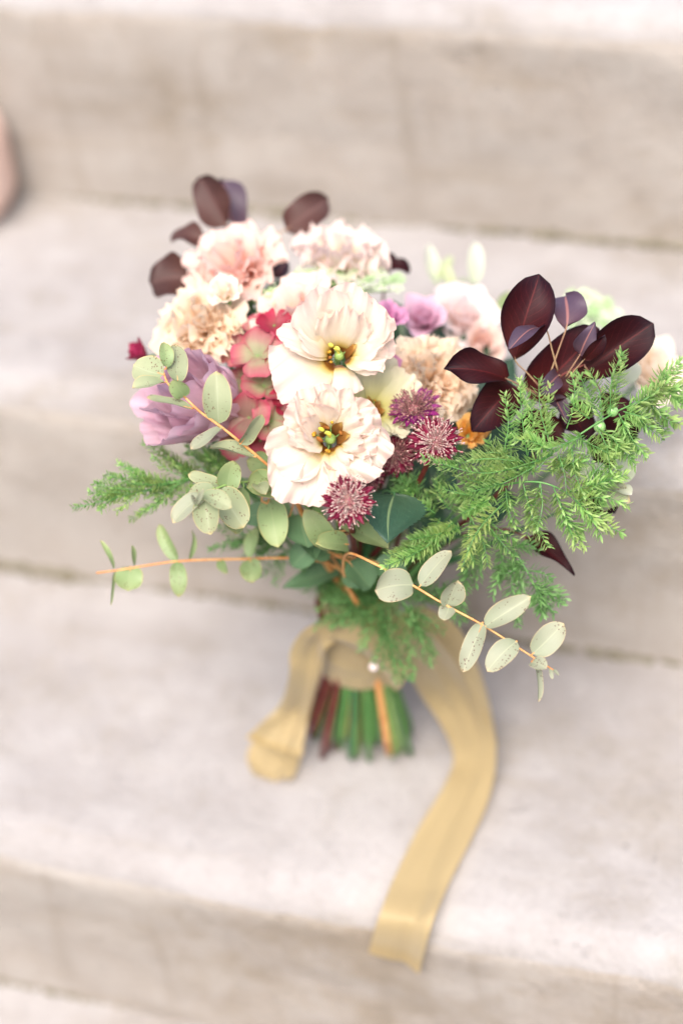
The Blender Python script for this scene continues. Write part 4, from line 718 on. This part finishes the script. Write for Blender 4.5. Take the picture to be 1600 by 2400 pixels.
fern('feathery asparagus fern plume pointing left', [(640, 1130, 0.93), (560, 1100, 0.91), (480, 1094, 0.898), (400, 1108, 0.890), (320, 1130, 0.886), (240, 1150, 0.884), (166, 1168, 0.884)],
    [(470, 1095, .896, 326, 1016, .892), (440, 1100, .894, 350, 1050, .888), (400, 1108, .89, 268, 1062, .886), (370, 1114, .888, 245, 1088, .884), (330, 1125, .886, 216, 1110, .882), (410, 1110, .89, 320, 1180, .89), (370, 1118, .888, 268, 1176, .884), (450, 1100, .894, 380, 1040, .896), (490, 1096, .9, 430, 1020, .905), (430, 1105, .892, 360, 1150, .885), (310, 1135, .885, 215, 1140, .88), (460, 1100, .896, 400, 1160, .892), (350, 1120, .887, 300, 1090, .88), (290, 1140, .885, 205, 1128, .882), (500, 1096, .9, 440, 1150, .89), (530, 1098, .905, 470, 1040, .905), (270, 1144, .884, 230, 1172, .88), (390, 1110, .889, 310, 1110, .88)],
    'fern', 6, 21)
fern('small dark asparagus fern under the left eucalyptus', [(700, 1290, 0.945), (650, 1260, 0.93), (600, 1230, 0.92)],
    [(640, 1250, .925, 480, 1262, .915), (650, 1260, .928, 520, 1240, .918), (630, 1250, .925, 560, 1310, .92), (660, 1270, .93, 600, 1320, .925), (600, 1230, .92, 500, 1210, .915), (610, 1230, .92, 560, 1170, .915), (580, 1200, .92, 440, 1180, .912), (670, 1270, .935, 700, 1310, .935)],
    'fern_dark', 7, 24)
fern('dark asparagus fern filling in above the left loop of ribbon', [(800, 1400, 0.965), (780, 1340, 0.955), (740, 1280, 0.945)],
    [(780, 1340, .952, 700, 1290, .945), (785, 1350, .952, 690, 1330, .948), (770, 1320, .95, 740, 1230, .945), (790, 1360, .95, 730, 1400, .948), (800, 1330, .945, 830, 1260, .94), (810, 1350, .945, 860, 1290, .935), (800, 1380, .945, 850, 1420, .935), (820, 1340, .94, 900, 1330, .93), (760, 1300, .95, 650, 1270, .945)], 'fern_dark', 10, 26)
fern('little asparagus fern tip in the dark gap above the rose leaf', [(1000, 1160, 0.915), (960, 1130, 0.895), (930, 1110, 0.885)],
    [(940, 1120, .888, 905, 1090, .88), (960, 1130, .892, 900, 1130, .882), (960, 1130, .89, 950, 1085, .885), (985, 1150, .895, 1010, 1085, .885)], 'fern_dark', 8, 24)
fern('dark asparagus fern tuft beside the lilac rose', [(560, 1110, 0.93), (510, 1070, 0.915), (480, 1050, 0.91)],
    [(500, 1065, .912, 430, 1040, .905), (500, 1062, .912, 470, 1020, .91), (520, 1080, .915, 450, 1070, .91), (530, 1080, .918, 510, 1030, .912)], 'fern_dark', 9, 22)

# ------------------------------------------------------------------ ribbon
def strip(Lp, Rp, n=70, m_=14, wave=0.0012, seed=0, cupv=0.0, fold=0.0):
    A, B = spline(Lp, n), spline(Rp, n); vs = []; uv = []
    for i in range(n):
        T = A[min(i + 1, n - 1)] + B[min(i + 1, n - 1)] - A[max(i - 1, 0)] - B[max(i - 1, 0)]; N = unit(np.cross(B[i] - A[i], T))
        for k in range(m_ + 1):
            f = k / m_; w = wave * (softnoise(f * 2.2 + seed, i * 0.05, seed) + 0.45 * softnoise(f * 4 + seed, i * 0.025, seed + 4)) + (cupv(i / (n - 1)) if callable(cupv) else cupv) * math.sin(math.pi * f)
            fc = 0.60 + 0.10 * math.sin(i / n * 7.0 + seed); w += fold * (0.6 + 0.4 * math.sin(i / n * 9.0)) * (math.exp(-((f - fc) / 0.16) ** 2) - 0.8 * math.exp(-((f - fc - 0.30) / 0.14) ** 2))
            vs.append(A[i] * (1 - f) + B[i] * f + N * w); uv.append((f, i / (n - 1)))
    fs = [(i * (m_ + 1) + k, i * (m_ + 1) + k + 1, (i + 1) * (m_ + 1) + k + 1, (i + 1) * (m_ + 1) + k) for i in range(n - 1) for k in range(m_)]
    return vs, fs, uv
def ribbon():
    t = thing('silk_ribbon', FOOT, 'mustard silk ribbon wrapped and knotted round the stems with two tails', 'ribbon')
    rB = 0.0212; FOLD = 0.0017
    def band(z0, z1, r, seed, tilt):
        vs = []; uv = []; n, mm = 56, 14; c0 = FOOT + (BIND - FOOT) * 0
        for j in range(mm + 1):
            f = j / mm
            for i in range(n + 1):
                a = 2 * math.pi * i / n; z = z0 + (z1 - z0) * f + tilt * math.cos(a + seed)
                q = (z - FOOT[2]) / (BIND[2] - FOOT[2]); c = FOOT + (BIND - FOOT) * q
                rr = r + 0.0011 * smoothnoise(math.cos(a) * 2 + seed, math.sin(a) * 2, f * 5) + 0.0006 * math.sin(f * 11 + 2 * math.cos(a + seed)) + 0.0012 * (1 - 4 * (f - 0.5) ** 2)
                vs.append((c[0] + rr * math.cos(a), c[1] + rr * 0.62 * math.sin(a), z)); uv.append((f, i / n))
        fs = [(j * (n + 1) + i, j * (n + 1) + i + 1, (j + 1) * (n + 1) + i + 1, (j + 1) * (n + 1) + i) for j in range(mm) for i in range(n)]
        return vs, fs, uv
    zb = BIND[2]
    obj('binding', band(zb - 0.026, zb + 0.010, rB, 1.0, 0.004), M['ribbon'], t)
    obj('binding', band(zb - 0.004, zb + 0.032, rB + 0.0014, 2.4, 0.007), M['ribbon'], t)
    obj('binding', band(zb + 0.018, zb + 0.048, rB + 0.0006, 4.2, -0.006), M['ribbon'], t)
    fy = BIND[1] - rB * 0.62 - 0.003
    # loop that leaves the knot to the upper left and falls as the short tail
    L1 = [at_y(775, 1420, fy), at_y(706, 1440, fy - .004), at_y(668, 1492, fy - .004), at_y(664, 1560, fy - .010), at_z(642, 1618, .052), at_z(606, 1656, .044), at_z(564, 1694, .038)]
    R1 = [at_y(780, 1474, fy - .002), at_y(750, 1490, fy - .006), at_y(742, 1530, fy - .002), at_y(726, 1590, fy - .002), at_z(708, 1650, .044), at_z(699, 1696, .036), at_z(694, 1738, .030)]
    obj('tail', strip(L1, R1, 90, 32, 0.0040, 3, lambda q: 0.001 + 0.007 * q ** 3, FOLD), M['ribbon'], t)
    L5 = [at_z(606, 1668, .030), at_z(580, 1704, .010), at_z(568, 1742, .005), at_z(578, 1772, .006)]; R5 = [at_z(700, 1680, .030), at_z(690, 1728, .010), at_z(684, 1762, .005), at_z(670, 1788, .007)]
    obj('tail_end', strip(L5, R5, 30, 24, 0.0030, 5, lambda q: 0.002 * q, FOLD), M['ribbon'], t)
    # long tail: knot, over the tread and down over the nosing
    L2 = [at_y(868, 1418, fy - .002), at_y(905, 1480, fy - .006), at_z(962, 1590, .052), at_z(1016, 1672, .024), at_z(1040, 1740, .006), at_z(1020, 1806, .0065), at_z(958, 1905, .0065), at_z(902, 2022, .0065), at_z(868, 2110, .007), at_y(846, 2186, -.006)]
    R2 = [at_y(950, 1404, fy + .004), at_y(1004, 1462, fy - .004), at_z(1082, 1570, .070), at_z(1124, 1660, .040), at_z(1140, 1745, .020), at_z(1124, 1830, .010), at_z(1080, 1930, .0075), at_z(1030, 2030, .007), at_z(990, 2130, .007), at_y(962, 2236, -.006)]
    obj('tail', strip(L2, R2, 130, 40, 0.0020, 7, 0.002, FOLD), M['ribbon'], t)
    # second turn of the long tail, lying behind it
    L3 = [at_y(930, 1400, fy + .012), at_y(990, 1450, fy + .012), at_z(1050, 1530, .090), at_z(1092, 1610, .058), at_z(1118, 1700, .022)]
    R3 = [at_y(970, 1390, fy + .020), at_y(1050, 1440, fy + .020), at_z(1098, 1530, .080), at_z(1126, 1620, .048), at_z(1142, 1720, .012)]
    obj('fold', strip(L3, R3, 40, 10, 0.0012, 9), M['ribbon'], t)
    # knot crossing band
    L4 = [at_y(740, 1424, fy + .002), at_y(800, 1420, fy - .005), at_y(868, 1456, fy - .006), at_y(940, 1540, fy - .002)]
    R4 = [at_y(738, 1476, fy + .002), at_y(795, 1482, fy - .004), at_y(850, 1516, fy - .005), at_y(908, 1588, fy - .002)]
    obj('knot', strip(L4, R4, 40, 24, 0.0016, 12, 0.003, 0.0012), M['ribbon'], t)
ribbon()
pp = at_y(858, 1531, BIND[1] - 0.0212 * 0.62 - 0.0035)
pin = thing('pearl_pin', pp, 'small round pearl pin stuck in the ribbon binding', 'pin')
obj('pearl_head', ball(pp, 11 * PX * 1.1, 18, 12), M['pearl'], pin)
obj('shaft', tube([pp, pp + np.array([0.004, 0.012, 0.002])], 0.0004, 6, 4), M['pearl'], pin)
